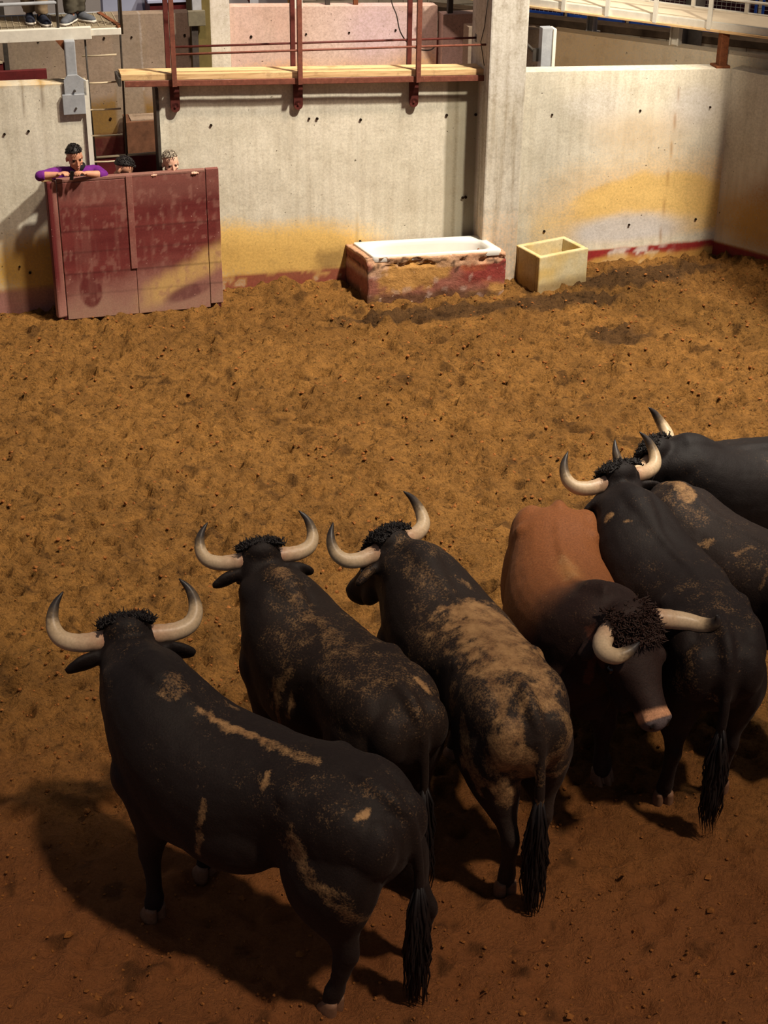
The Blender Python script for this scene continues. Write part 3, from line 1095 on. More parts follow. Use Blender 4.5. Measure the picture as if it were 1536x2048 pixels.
def tub_shell():
    x0, x1, y0, y1 = .06, TW - .035, .015, TD - .02
    n = 48
    cx, cy = (x0 + x1) / 2, (y0 + y1) / 2
    rings = []

    def ring(sx, sy, z, p, shift=0.0):
        r = []
        for j in range(n):
            a = 2 * math.pi * (j + .5) / n
            ca, sa = math.cos(a), math.sin(a)
            r.append((cx + shift + sx * math.copysign(abs(ca)**(2 / p), ca), cy + sy * math.copysign(abs(sa)**(2 / p), sa), z))
        return r
    hx, hy = (x1 - x0) / 2, (y1 - y0) / 2
    prof = [(hx - .004, hy - .004, TH - .05, 30), (hx, hy, TH - .03, 30), (hx, hy, TH + .006, 30), (hx - .006, hy - .006, TH + .014, 30),
            (hx - .055, hy - .04, TH + .010, 7), (hx - .068, hy - .048, TH - .004, 4), (hx - .078, hy - .054, TH - .04, 3.6),
            (hx - .10, hy - .066, TH - .16, 3.4), (hx - .14, hy - .09, TH - .29, 3.2), (hx - .24, hy - .17, TH - .33, 3), (hx - .5, hy - .24, TH - .34, 3)]
    mb = MB()
    mb.rings([ring(a, b, z, p) for a, b, z, p in prof], 0, False)
    m0 = len(mb.v)
    mb.add(ring(hx - .5, hy - .24, TH - .34, 3), [tuple(range(n))])
    mb.v = [(p[0] - .27 * p[1], p[1], p[2]) for p in mb.v]
    o = mb.build('bathtub', M['enamel'], tub, True)
    tag(o, 'white enamel tub')
    s = MB().tube([(x1 - .135 - .27 * cy, cy, TH - .075), (x1 - .115 - .27 * cy, cy, TH - .07)], [.022, .026], 14).build('overflow_drain', M['rust'], tub, True)


tub_shell()

# ------------------------------------------------------------------ yellow stone basin
BF, BR2, BB = G(1075, 584)[:2], G(1172, 564)[:2], G(1034, 573)[:2]


def basin():
    d = (BR2 - BF) / np.linalg.norm(BR2 - BF)
    w = float(np.linalg.norm(BR2 - BF))
    ang = math.atan2(d[1], d[0])
    dep, h, t = .44, .375, .055
    root = empty('stone_basin', (BF[0], BF[1], 0), 'small square yellow-washed concrete basin standing beside the column', 'trough', None, ang)

    def col(x, y, z):
        n = fbm(x * 6, y * 6, z * 6, 4) - .5
        c = np.repeat(np.array(srgb(214, 198, 158)[:3])[None], len(x), 0)
        c = mixc(c, .3 + 1.8 * n, np.array(srgb(216, 182, 108)[:3]))
        c = mixc(c, (1 - sstep(.03, .14, z + n * .12)) * .7, np.array(srgb(128, 100, 62)[:3]))
        return mixc(c, (x < .002) * .5, np.array(srgb(170, 128, 44)[:3]))
    tinted_box('front_side', (0, 0, -.08), (w, t, h), root, M['basin'], col, .02, .008, None, .006)
    tinted_box('back_side', (0, dep - t, -.08), (w, dep, h), root, M['basin'], col, .02, .008, None, .006)
    tinted_box('left_side', (0, t, -.08), (t, dep - t, h), root, M['basin'], col, .02, .008, None, .006)
    tinted_box('right_side', (w - t, t, -.08), (w, dep - t, h), root, M['basin'], col, .02, .008, None, .006)
    tinted_box('basin_floor', (t, t, -.05), (w - t, dep - t, .12), root, M['basin'], col, .04, 0, None, .004)


basin()

# ------------------------------------------------------------------ plank walkway on the wall, with red railing
SH_Z = 2.24
walk = empty('plank_walkway', W(1.32, -.12, SH_Z), 'walkway of pale wooden planks on red iron brackets along the top of the middle wall', 'walkway', None, WANG)


def loc(u, v, z):           # into the walkway's own frame
    return (u - 1.32, v + .12, z - SH_Z)


def lbox(name, u0, u1, v0, v1, z0, z1, mat, parent, bevel=.004):
    return MB().box(loc(u0, v0, z0), loc(u1, v1, z1)).build(name, mat, parent, bevel=bevel)


SL = -.035   # the walkway drops slightly to the right


def sbox(name, u0, u1, v0, v1, z0, z1, mat, parent=walk, bevel=.004):
    """box whose height follows the slight slope"""
    mb = MB()
    a0, a1 = (u0 - 1.32) * SL, (u1 - 1.32) * SL
    v = [loc(u0, v0, z0 + a0), loc(u1, v0, z0 + a1), loc(u1, v1, z0 + a1), loc(u0, v1, z0 + a0),
         loc(u0, v0, z1 + a0), loc(u1, v0, z1 + a1), loc(u1, v1, z1 + a1), loc(u0, v1, z1 + a0)]
    mb.add(v, [(0, 3, 2, 1), (4, 5, 6, 7), (0, 1, 5, 4), (1, 2, 6, 5), (2, 3, 7, 6), (3, 0, 4, 7)])
    return mb.build(name, mat, parent, bevel=bevel)


sbox('plank', 1.33, 4.94, -.105, .015, 2.27, 2.33, M['plank'])
sbox('plank', 1.335, 4.94,       .035, .15, 2.275, 2.325, M['plank'])
sbox('angle_iron', 1.36, 4.95, -.13, -.115, 2.215, 2.272, M['red_iron'])
sbox('angle_iron', 1.36, 4.95, .155, .17, 2.215, 2.285, M['red_iron'])
sbox('end_bracket', 1.30, 1.33, -.12, .17, 2.22, 2.3, M['dark_steel'])
for u in (1.84, 3.05, 4.23):
    a = (u - 1.32) * SL
    mb = MB()
    mb.box(loc(u - .045, -.045, 1.99 + a), loc(u + .045, -.012, 2.22 + a))
    mb.tube([loc(u, -.045, 1.99 + a), loc(u, -.012, 1.99 + a)], .045, 16)
    mb.tube([loc(u, -.055, 2.0 + a), loc(u, -.04, 2.0 + a)], .012, 8)
    mb.box(loc(u - .02, -.115, 2.19 + a), loc(u + .02, .16, 2.222 + a))
    mb.build('bracket_plate', M['red_iron_dark'], walk)

rail = empty('walkway_railing', W(1.84, -.12, 2.26), 'red iron railing posts with two thin rails standing on the plank walkway', 'railing', None, WANG)


def rl(u, v, z):
    return (u - 1.84, v + .12, z - 2.26)


for (v_, us_) in ((-.14, (1.83, 3.05, 4.24)), (.19, (1.82, 3.05, 4.235))):
    for u in us_:
        a = (u - 1.32) * SL
        MB().box(rl(u - .022, v_ - .022, 2.22 + a), rl(u + .022, v_ + .022, 3.35)).build('post', M['red_iron'] if v_ < 0 else M['red_iron_dark'], rail)
for (v_, z0_, z1_, u1_, m_) in ((-.14, 2.50, 2.45, 4.96, 'red_iron'), (.19, 2.495, 2.445, 4.93, 'red_iron_dark')):
    MB().tube([rl(1.83, v_, z0_), rl(3.4, v_, (z0_ + z1_) / 2 + .002), rl(u1_, v_, z1_)], .011, 8).build('rail', M[m_], rail, True)
    MB().box(rl(u1_ - .0, v_ - .035, z1_ - .04), rl(u1_ + .03, v_ + .035, z1_ + .04)).build('wall_flange', M['dark_steel'], rail)
    MB().tube([rl(1.83, v_, z0_ + .75), rl(u1_, v_, z1_ + .75)], .011, 8).build('rail', M[m_], rail, True)
mb = MB()
mb.box((3.05 - .0, .22, 2.80), (3.05 + .11, .235, 3.05))
sg = mb.build('sign_plate', M['white_steel'], None, False, None, WMAT)
tag(sg, 'small blank white plate fixed behind the middle railing post', 'plate')

# cable that hangs beside the right railing post
cb = [W(*uz(px, py, .9)[:1], .9, uz(px, py, .9)[1]) for px, py in ((776, -60), (783, 2), (793, 30), (800, 62), (815, 85), (836, 98), (860, 100), (873, 90))]
xx = cat(range(len(cb)), np.array(cb), np.linspace(0, len(cb) - 1, 40))
tag(MB().tube(xx, .007, 6).build('hanging_cable', M['dark_steel'], None, True), 'thin dark cable hanging in front of the pinkish back wall', 'cable')
cb = [W(*uz(px, py, 5.97)[:1], 5.97, uz(px, py, 5.97)[1]) for px, py in ((835, -40), (845, 20), (857, 42), (872, 57), (886, 63))]
xx = cat(range(len(cb)), np.array(cb), np.linspace(0, len(cb) - 1, 20))
tag(MB().tube(xx, .007, 6).build('hanging_cable', M['dark_steel'], None, True), 'thin dark cable looping across the far blockwork wall', 'cable')
# thin wire cross on the column side
cb = [W(4.915, v_, z_) for v_, z_ in ((-.22, 3.0), (-.12, 2.62), (-.02, 2.45), (-.16, 2.25))]
tag(MB().tube(cb, .005, 6).build('column_wire', M['dark_steel'], None, True), 'thin wire hanging down the left face of the column', 'wire')
cb = [W(4.915, v_, z_) for v_, z_ in ((.2, 3.0), (0.05, 2.75), (-.1, 2.48))]

# ------------------------------------------------------------------ left platform with grating, post, ladder
PZ = 2.70
plat = empty('grating_platform', W(-.5, .1, PZ), 'raised steel grating platform at the upper left on which two people stand', 'platform', None, WANG)


def pl(u, v, z):
    return (u + .5, v - .1, z - PZ)


mb = MB()
for i in range(62):
    u = -2.3 + 3.66 * i / 61
    mb.box(pl(u, .12, 2.715), pl(u + .008, .72, 2.74))
for j in range(16):
    v_ = .12 + .6 * j / 15
    mb.box(pl(-2.3, v_, 2.722), pl(1.37, v_ + .005, 2.738))
mb.build('grating', simple('grating_steel', srgb(150, 136, 112), .6, .4, .2, 20), plat)
MB().box(pl(-2.3, .06, 2.63), pl(1.10, .12, 2.745)).build('front_beam', M['white_steel'], plat, bevel=.006)
MB().box(pl(1.10, .08, 2.655), pl(1.38, .12, 2.72)).build('front_beam', M['white_steel'], plat, bevel=.006)
MB().box(pl(-2.3, .72, 2.64), pl(1.26, .77, 2.74)).build('rear_beam', M['grey_steel'], plat, bevel=.006)
mb = MB()
mb.prism([pl(1.26, .74, 0)[:2], pl(1.22, .70, 0)[:2], pl(1.35, .08, 0)[:2], pl(1.39, .10, 0)[:2]][::-1], pl(0, 0, 2.66)[2], pl(0, 0, 2.745)[2])
mb.build('end_beam', M['rust'], plat)
mb = MB()
for (u, v_) in ((-1.0, .09), (.04, .09), (.80, .09), (1.39, .10)):
    MB().tube([pl(u, v_, 2.66), pl(u, v_, 3.75)], .013, 8).build('railing_post', M['dark_steel'], plat, True)
MB().tube([pl(-2.3, .09, 2.965), pl(.8, .09, 2.975)], .016, 8).build('rail', M['grey_steel'], plat, True)
MB().tube([pl(-2.3, .09, 3.7), pl(1.39, .10, 3.7)], .016, 8).build('rail', M['grey_steel'], plat, True)

post = empty('platform_post', W(.88, -.01, 2.0), 'pale grey steel post on plates carrying the grating platform from the left wall end', 'post', None, WANG)


def pp(u, v, z):
    return (u - .88, v + .01, z - 2.0)


MB().box(pp(.835, -.005, 2.28), pp(.935, .095, 2.64)).build('shaft', M['grey_steel'], post, bevel=.01)
mb = MB()
mb.add([pp(.80, -.03, 2.13), pp(1.01, -.03, 2.13), pp(1.01, -.03, 2.27), pp(.97, -.03, 2.30), pp(.93, -.03, 2.33), pp(.84, -.03, 2.33), pp(.80, -.03, 2.28),
        pp(.80, -.01, 2.13), pp(1.01, -.01, 2.13), pp(1.01, -.01, 2.27), pp(.97, -.01, 2.30), pp(.93, -.01, 2.33), pp(.84, -.01, 2.33), pp(.80, -.01, 2.28)],
       [tuple(range(7)), tuple(range(13, 6, -1))] + [(i, (i + 1) % 7, 7 + (i + 1) % 7, 7 + i) for i in range(7)])
mb.build('upper_plate', M['grey_steel'], post, bevel=.004)
MB().box(pp(.775, -.045, 1.96), pp(.985, -.015, 2.15)).build('lower_plate', M['grey_steel'], post, bevel=.004)
for z in (2.02, 2.185):
    MB().tube([pp(.895, -.06, z), pp(.895, -.03, z)], .011, 6).build('bolt', M['dark_steel'], post)
mb = MB()
mb.add([pp(.76, .04, 2.64), pp(.835, .04, 2.64), pp(.835, .04, 2.54), pp(.76, .05, 2.64), pp(.835, .05, 2.64), pp(.835, .05, 2.54)],
       [(0, 1, 2), (5, 4, 3), (0, 3, 4, 1), (1, 4, 5, 2), (2, 5, 3, 0)])
mb.build('gusset', M['rust'], post)
MB().box((.985, -.03, -.1), (1.03, .0, 2.27)).build('trim_left_edge', M['white_steel'], None, False, None, WMAT)
tag(bpy.data.objects['trim_left_edge'], 'thin pale metal edge on the left wall end', None, None, 'structure')
MB().box((1.655, -.02, -.1), (1.685, .21, 2.16)).build('trim_right_edge', M['dark_steel'], None, False, None, WMAT)
tag(bpy.data.objects['trim_right_edge'], 'dark metal edge on the middle wall end', None, None, 'structure')

lad = empty('rung_ladder', W(1.2, .2, 0), 'thin steel rung ladder hanging from the platform down into the gap between the walls', 'ladder', None, WANG)


def ld(u, v, z):
    return (u - 1.2, v - .2, z)


MB().tube([ld(1.04, .12, 2.70), ld(1.05, .2, 2.0), ld(1.07, .25, 1.25)], .009, 8).build('side_rail', M['dark_steel'], lad, True)
MB().tube([ld(1.385, .12, 3.7), ld(1.38, .2, 2.4), ld(1.37, .25, 1.25)], .010, 8).build('side_rail', M['dark_steel'], lad, True)
for i, (pa, pb) in enumerate((((164, 112), (233, 109)), ((168, 167), (237, 163)), ((172, 220), (242, 217)), ((176, 272), (245, 269)), ((184, 324), (247, 321)))):
    ua, za = uz(*pa, .2)
    ub, zb = uz(*pb, .2)
    MB().tube([ld(ua, .2, za), ld((ua + ub) / 2, .2, (za + zb) / 2 - .004), ld(ub, .2, zb)], .009, 8).build('rung', M['rope'], lad, True)

# dark red gate in the gap, trough and red boards in the back corral
gate = empty('red_gate', W(1.35, .3, 0), 'dark red wooden gate closing the lower part of the gap behind the people', 'gate', None, WANG)
ua, za = uz(180, 317, .32)
ub, zb = uz(318, 304, .32)
MB().box((-.33, -.0, .05), (.33, .04, za)).build('gate_boards', M['dark_red_wood'], gate, bevel=.004)
MB().tube([(-.34, .0, za + .01), (.34, .0, zb + .0)], .013, 8).build('top_edge', M['rope'], gate, True)

ut, zt = uz(255, 243, 2.45)
trb = empty('dark_trough', W(ut, 2.4, 0), 'dark brown masonry trough with a pale rim in the corral behind the gap', 'trough', None, WANG)
mb = MB()
hh = zt
mb.rings([[(-.02, .0, -.1), (1.4, .0, -.1), (1.4, .36, -.1), (-.02, .36, -.1)], [(-.02, 0, hh), (1.4, 0, hh), (1.4, .36, hh), (-.02, .36, hh)],
          [(.05, .06, hh), (1.33, .06, hh), (1.33, .3, hh), (.05, .3, hh)], [(.07, .08, hh - .3), (1.3, .08, hh - .3), (1.3, .28, hh - .3), (.07, .28, hh - .3)]])
mb.build('trough_body', simple('dark_brown_masonry', srgb(92, 62, 44), .9, .2, .35, 9, bump=.4), trb)
MB().rings([[(.04, .05, hh - .01), (1.34, .05, hh - .01), (1.34, .31, hh - .01), (.04, .31, hh - .01)], [(.04, .05, hh + .012), (1.34, .05, hh + .012), (1.34, .31, hh + .012), (.04, .31, hh + .012)],
            [(.08, .09, hh + .012), (1.3, .09, hh + .012), (1.3, .27, hh + .012), (.08, .27, hh + .012)], [(.1, .11, hh - .2), (1.28, .11, hh - .2), (1.28, .25, hh - .2), (.1, .25, hh - .2)]]).build('trough_rim', M['concrete_dark'], trb)

ur, zr = uz(93, 139, 1.6)
t = empty('red_boarding', W(ur - 1, 1.6, 0), 'dark red board wall in the corral behind the left wall panel', 'boarding', None, WANG)
MB().box((-3.0, 0, 0), (1.0, .06, zr)).build('boards', M['dark_red_wood'], t, bevel=.004)
t2 = empty('red_door', W(uz(0, 105, 2.6)[0] - .6, 2.6, 0), 'tall dark red door leaf with a pale upper edge at the far left', 'door', None, WANG)
u_, z_ = uz(11, 108, 2.6)
MB().box((-.6, 0, 0), (u_ - uz(0, 105, 2.6)[0] + .6, .05, uz(0, 127, 2.6)[1])).build('leaf', M['dark_red_wood'], t2)
MB().box((u_ - uz(0, 105, 2.6)[0] + .58, -.02, 0), (u_ - uz(0, 105, 2.6)[0] + .63, .06, 2.5)).build('jamb_post', M['dark_steel'], t2)
MB().box((-.6, -.01, uz(0, 127, 2.6)[1]), (u_ - uz(0, 105, 2.6)[0] + .56, .06, uz(0, 127, 2.6)[1] + .025)).build('upper_edge', M['rope'], t2)

# red door and loose rope right behind the railing
ud0, zd0 = uz(816, 70, 3.3)
ud1, zd1 = uz(886, 84, 3.3)
t3 = empty('red_door', W(ud0, 3.3, 0), 'dark red low door between the pinkish walls behind the right end of the railing', 'door', None, WANG)
mb = MB()
mb.prism([(0, 0), (ud1 - ud0 + .3, 0), (ud1 - ud0 + .3, .05), (0, .05)], 0, [zd0, zd1, zd1, zd0])
mb.build('leaf', M['dark_red_wood'], t3)
MB().box(((ud1 - ud0) * .72, -.015, 0), ((ud1 - ud0) * .76, 0, zd1)).build('board_joint', M['black_rubber'], t3)

# red box with a bluish lid above the back wall, brace and posts beyond
u0_, z0_ = uz(300, 20, 4.6)
t4 = empty('red_roofed_box', W(u0_, 4.6, 0), 'dark red hutch with a pale blue lid seen over the back wall', 'hutch', None, WANG)
MB().box((0, 0, 0), (.75, .5, uz(300, 6, 4.6)[1])).build('hutch_body', M['dark_red_wood'], t4)
MB().box((-.03, -.04, uz(300, 6, 4.6)[1]), (.8, .54, uz(300, 6, 4.6)[1] + .04)).build('lid', M['blue_wall'], t4, bevel=.005)

u0_, z0_ = uz(385, 45, 2.6)
t5 = empty('service_post', W(u0_, 2.55, 0), 'grey steel service post with a square junction box on the back wall', 'post', None, WANG)
MB().box((-.02, 0, 0), (.05, .05, 2.25)).build('conduit_post', M['dark_steel'], t5)
MB().box((-.06, -.05, uz(385, 53, 2.5)[1]), (.13, .0, uz(385, 22, 2.5)[1])).build('junction_box', simple('dull_steel', srgb(104, 98, 80), .6, .3, .2, 12), t5, bevel=.006)
MB().box((.0, 0, 2.3), (.1, .06, 3.4)).build('upper_post', M['grey_steel'], t5)

t6 = empty('steel_post', W(*[uz(372 + 128, 8, 3.4)[0], 3.4], 2.1), 'grey steel post standing behind the pinkish back wall at its left end', 'post', None, WANG)
MB().box((0, 0, -2.1), (.1, .1, 1.4)).build('shaft', M['grey_steel'], t6)
MB().tube([(-.28, .03, .55), (.02, .03, .12)], .02, 8).build('brace', M['red_iron_dark'], t6)
for px_, lab_ in ((655, 'short dark steel post standing behind the middle of the pinkish back wall'), (711, 'short rusty iron post standing on the pinkish back wall near its shaded end')):
    u_, z_ = uz(px_, 14, 2.95)
    t7 = empty('short_post', W(u_, 2.95, z_ - .05), lab_, 'post', None, WANG)
    MB().box((-.025, -.025, 0), (.025, .025, 1.0)).build('shaft', M['rust'] if px_ > 700 else M['dark_steel'], t7)
    MB().box((-.05, -.04, 0), (.05, .04, .02)).build('foot_plate', M['rust'], t7)
u_, z_ = uz(900, 14, 2.85)
t7 = empty('short_post', W(u_, 2.85, 2.1), 'dark steel post standing on the narrow pinkish wall left of the column', 'post', None, WANG)
MB().box((-.03, -.03, 0), (.03, .03, 1.2)).build('shaft', M['dark_steel'], t7)

# ------------------------------------------------------------------ right side: raised walkway with white railing
def seg_frame(pa, pb, z):
    a, b = G(*pa, z), G(*pb, z)
    d = (b - a)[:2]
    L = float(np.linalg.norm(d))
    return a, math.atan2(d[1], d[0]), L


CZ = 2.42
cwa, cwang, cwl = seg_frame((1062, 13), (1536, 75), CZ)
cw = empty('raised_walkway', (cwa[0], cwa[1], CZ), 'raised cream walkway deck with white railing above the right wall', 'walkway', None, cwang)
MB().box((-1.2, 0, 0), (cwl + 1.2, .03, .085)).build('edge_beam', M['white_steel'], cw, bevel=.006)
MB().box((-1.2, -.03, -.012), (cwl + 1.2, .08, .012)).build('lower_flange', M['plank'], cw, bevel=.003)
MB().box((-1.2, .03, .055), (cwl + 1.2, .56, .085)).build('deck', simple('cream_deck', srgb(214, 198, 172), .7, .3, .08, 6), cw, bevel=.004)
MB().box((-1.2, .56, 0), (cwl + 1.2, .6, .1)).build('edge_beam', M['white_steel'], cw, bevel=.006)
for px_, py_ in ((1063, 5), (1147, 14), (1236, 24), (1335, 34), (1445, 46)):
    g = G(px_, py_, CZ) - cwa
    x = g[0] * math.cos(cwang) + g[1] * math.sin(cwang)
    MB().box((x - .022, -.03, .0), (x + .022, .0, 1.0)).build('railing_post', M['white_steel'], cw)
for px_, py_ in ((1176, 3), (1267, 8), (1363, 18), (1470, 32)):
    g = G(px_, py_ + 8, CZ + .08) - cwa
    x = g[0] * math.cos(cwang) + g[1] * math.sin(cwang)
    MB().box((x - .02, .56, .08), (x + .02, .60, 1.0)).build('railing_post', M['white_steel'], cw)
for y_, z_ in ((-.015, .33), (-.015, .98), (.58, .98), (.58, .42)):
    MB().tube([(-1.2, y_, z_), (cwl + 1.2, y_, z_)], .016, 8).build('rail', M['white_steel'], cw, True)

for (pb, pt, wd, m_, nm, lab) in (((1184, 64), (1186, 28), .085, 'grey_steel', 'steel_post', 'grey steel post carrying the raised walkway, left of the two on the oblique wall'),
                                  ((1352, 93), (1357, 45), .10, 'white_steel', 'steel_post', 'pale steel post carrying the raised walkway, right of the two on the oblique wall')):
    g = G(*pb, 2.12)
    t8 = empty(nm, (g[0], g[1] + .08, 2.1), lab, 'post', None, wo_ang)
    MB().box((-wd / 2, -.05, 0), (-wd / 2 + .012, .06, CZ - 2.1)).box((wd / 2 - .012, -.05, 0), (wd / 2, .06, CZ - 2.1)).box((-wd / 2, 0, 0), (wd / 2, .012, CZ - 2.1)).build('shaft', M[m_], t8)
    MB().box((-wd / 2 - .03, -.07, 0), (wd / 2 + .03, .09, .012)).build('foot_plate', M['white_steel'], t8)
g = W(7.62, .1, 2.02)
t9 = empty('brown_post', g, 'rust-brown iron post standing on the top of the right wall near its corner', 'post', None, WANG)
MB().box((-.045, -.04, .02), (.045, .05, CZ - 2.02 + .02)).build('shaft', M['rust'], t9, bevel=.008)
MB().box((-.09, -.08, -.01), (.07, .09, .05)).build('foot_plate', M['rust'], t9, bevel=.008)
u_, z_ = uz(1094, 143, .5)
t10 = empty('grey_post', W(u_, .5, 0), 'thick dull grey steel post just right of the column behind the wall', 'post', None, WANG)
zt_ = uz(1094, 56, .5)[1]
MB().box((-.075, 0, 0), (.04, .1, zt_)).build('web', M['grey_steel'], t10, bevel=.004)
MB().box((.04, -.02, 0), (.075, .12, zt_ - .01)).build('flange', M['white_steel'], t10, bevel=.004)
u_, z_ = uz(1065, 105, .6)
t11 = empty('diagonal_brace', W(u_, .6, z_), 'dark diagonal iron brace seen right beside the column', 'brace', None, WANG)
MB().tube([(-.25, 0, .25), (.05, 0, -.02)], (.018), 8).build('bar', M['dark_steel'], t11)
MB().box((.0, -.02, -.09), (.09, .02, .04)).build('end_plate', M['dark_steel'], t11)

# blockwork plinth and blue mesh panels behind the raised walkway
fa, fang, fl = seg_frame((1056, 62), (1536, 122), 2.05)
bw_a = W(5.9, 3.0, 0)
LZ = 1.55
lowa, lowb = G(1056, 46, LZ), G(1536, 100, LZ)
ld_ = (lowb - lowa)[:2]
lang = math.atan2(ld_[1], ld_[0])
lw = MB().box((-1.5, .0, -.1), (6.5, .2, LZ)).build('wall_far_right', M['block'], None)
lw.location = (lowa[0], lowa[1], 0)
lw.rotation_euler = (0, 0, lang)
tag(lw, 'blockwork wall beyond the oblique wall on the right', None, None, 'structure')
beam = MB().box((-1.5, -.03, LZ), (6.5, .22, LZ + .09)).build('timber_beam', simple('dark_timber', srgb(70, 56, 42), .8, .2, .4, 8), None, bevel=.006)
beam.location = (lowa[0], lowa[1], 0)
beam.rotation_euler = (0, 0, lang)
tag(beam, 'dark weathered beam lying on the blockwork wall at the right', 'beam')


def mesh_mat():
    t = NT('panel_red_brown')
    return t.out(t.ramp(t.noise(t.coords(), 5, 4, .6), [(.3, srgb(70, 36, 44)), (.7, srgb(104, 58, 62))]), .8, .2)


M['redbrown'] = mesh_mat()
pw = .78
for i in range(8):
    x0 = -.4 + i * (pw + .06)
    pan = empty('blue_panel', (0, 0, 0), 'blue steel mesh panel behind the raised walkway, %s' % (['leftmost of the row, beside the column', 'second from the column', 'third from the column', 'fourth from the column', 'fifth from the column', 'sixth from the column', 'seventh from the column', 'last of the row at the right edge'][i]), 'panel', 'blue mesh panels behind the raised walkway')
    pan.location = (lowa[0] - math.sin(lang) * .25 + math.cos(lang) * x0, lowa[1] + math.cos(lang) * .25 + math.sin(lang) * x0, LZ + .05)
    pan.rotation_euler = (0, 0, lang)
    fr = MB()
    fr.box((0, 0, .02), (.03, .03, 1.3)).box((pw - .03, 0, .02), (pw, .03, 1.3)).box((0, 0, .02), (pw, .03, .06)).box((0, 0, 1.26), (pw, .03, 1.3)).box((0, 0, .2), (pw, .03, .225))
    fr.build('frame', M['blue_paint'], pan)
    w = MB()
    for k in range(1, 12):
        w.box((.03 + k * (pw - .06) / 12, .012, .06), (.034 + k * (pw - .06) / 12, .016, 1.26))
    for k in range(1, 24):
        w.box((.03, .012, .06 + k * .05), (pw - .03, .016, .064 + k * .05))
    w.build('wire_mesh', M['white_steel'], pan)
    MB().box((.0, .06, .0), (pw, .08, 1.3)).build('backing_board', M['redbrown'], pan)
bpy.context.view_layer.update()
g = G(1400, 95, 2.1)
t12 = empty('dark_drum', (g[0] + .05, g[1] + .8, 0), 'dark round steel column rising behind the oblique wall at the right', 'column', None)
MB().tube([(0, 0, 0), (0, 0, 3.4)], .11, 20).build('shaft', M['dark_steel'], t12, True)
MB().tube([(0, 0, 2.3), (0, 0, 2.34)], .118, 20).build('collar', M['blue_paint'], t12, True)

# ------------------------------------------------------------------ bulls
BODY_S = np.array([-.07, -.02, .06, .18, .32, .48, .62, .78, .95, 1.12, 1.28, 1.42, 1.56, 1.68, 1.80, 1.92, 2.03, 2.10])
#          half width, top, bottom, height of the widest place
BODY_R = np.array([
    [.05, 1.16, 1.00, 1.08], [.11, 1.22, .88, 1.05], [.19, 1.285, .80, 1.04], [.262, 1.325, .74, 1.06], [.292, 1.345, .70, 1.06],
    [.292, 1.352, .69, 1.10], [.276, 1.335, .69, 1.10], [.300, 1.318, .665, 1.02], [.335, 1.312, .63, .98], [.345, 1.318, .60, .98],
    [.335, 1.345, .585, 1.00], [.322, 1.390, .58, 1.02], [.300, 1.430, .60, 1.06], [.270, 1.455, .68, 1.10], [.235, 1.455, .80, 1.14],
    [.195, 1.435, .92, 1.18], [.160, 1.405, 1.02, 1.20], [.12, 1.37, 1.08, 1.20]])


class Spine:
    def __init__(s, pts):
        """pts: (s, x, y) from the tail forwards"""
        a = np.array(pts, float)
        s.k, s.p = a[:, 0], a[:, 1:3]

    def at(s, q):
        p = cat(s.k, s.p, q)[0]
        d = (cat(s.k, s.p, q + .04) - cat(s.k, s.p, q - .04))[0]
        t = d / (np.linalg.norm(d) + 1e-9)
        return p, t, np.array([-t[1], t[0]])

    def pt(s, q, lat, z, fwd=0.0):
        p, t, n = s.at(q)
        r = p + n * lat + t * fwd
        return np.array([r[0], r[1], z])

    def invert(s, xy):
        """(s, side) of many plan points"""
        qs = np.linspace(-.1, 2.2, 70)
        P = cat(s.k, s.p, qs)
        T = cat(s.k, s.p, qs + .03) - cat(s.k, s.p, qs - .03)
        T /= np.linalg.norm(T, axis=1)[:, None]
        d = ((xy[:, None, :] - P[None]) ** 2).sum(-1)
        i = d.argmin(1)
        r = xy - P[i]
        lat = r[:, 1] * T[i, 0] - r[:, 0] * T[i, 1]
        fw = (r * T[i]).sum(1)
        return qs[i] + np.clip(fw, -.05, .05), lat


def ell_ring(c, a, b, ra, rb, n=18, pw=1.0):
    return [c + a * ra * math.copysign(abs(math.cos(t))**pw, math.cos(t)) + b * rb * math.copysign(abs(math.sin(t))**pw, math.sin(t)) for t in np.arange(n) * 2 * math.pi / n]


def leg(mb, top, hoof, fwd, side, table, w=1.0):
    w = w * 1.13
    """table rows: z, share of the way to the hoof, offset forwards, radius along, radius across"""
    rings = []
    tb = np.array(table, float)
    zs = -tb[:, 0]
    for z in np.linspace(tb[0, 0], tb[-1, 0], 26):
        k, off, ra, rb = cat(zs, tb[:, 1:], -z)[0]
        c = np.array([top[0] * (1 - k) + hoof[0] * k + fwd[0] * off, top[1] * (1 - k) + hoof[1] * k + fwd[1] * off, z])
        f3, s3 = np.array([fwd[0], fwd[1], 0]), np.array([side[0], side[1], 0])
        rings.append(ell_ring(c, f3, s3, ra * w, rb * w, 14))
    mb.rings(rings)


HIND = [(1.18, 0, .02, .16, .07), (1.05, 0, .02, .22, .12), (.92, .1, .02, .24, .145), (.80, .25, .03, .225, .145), (.68, .45, .03, .185, .125), (.58, .6, .0, .125, .09),
        (.50, .75, -.05, .078, .052), (.43, .85, -.075, .066, .046), (.36, .9, -.06, .050, .040), (.22, .95, -.025, .038, .035), (.13, 1, .0, .047, .044), (.07, 1, .015, .042, .042), (.045, 1, .02, .04, .04)]
FORE = [(1.20, 0, -.02, .12, .06), (1.05, 0, .0, .18, .10), (.90, .05, .02, .18, .125), (.78, .25, .0, .145, .11), (.66, .5, .0, .105, .085), (.54, .7, .01, .072, .062),
        (.44, .85, .02, .062, .056), (.35, .9, .01, .047, .042), (.22, .95, .0, .037, .036), (.13, 1, .0, .048, .045), (.07, 1, .02, .044, .044), (.045, 1, .02, .04, .04)]


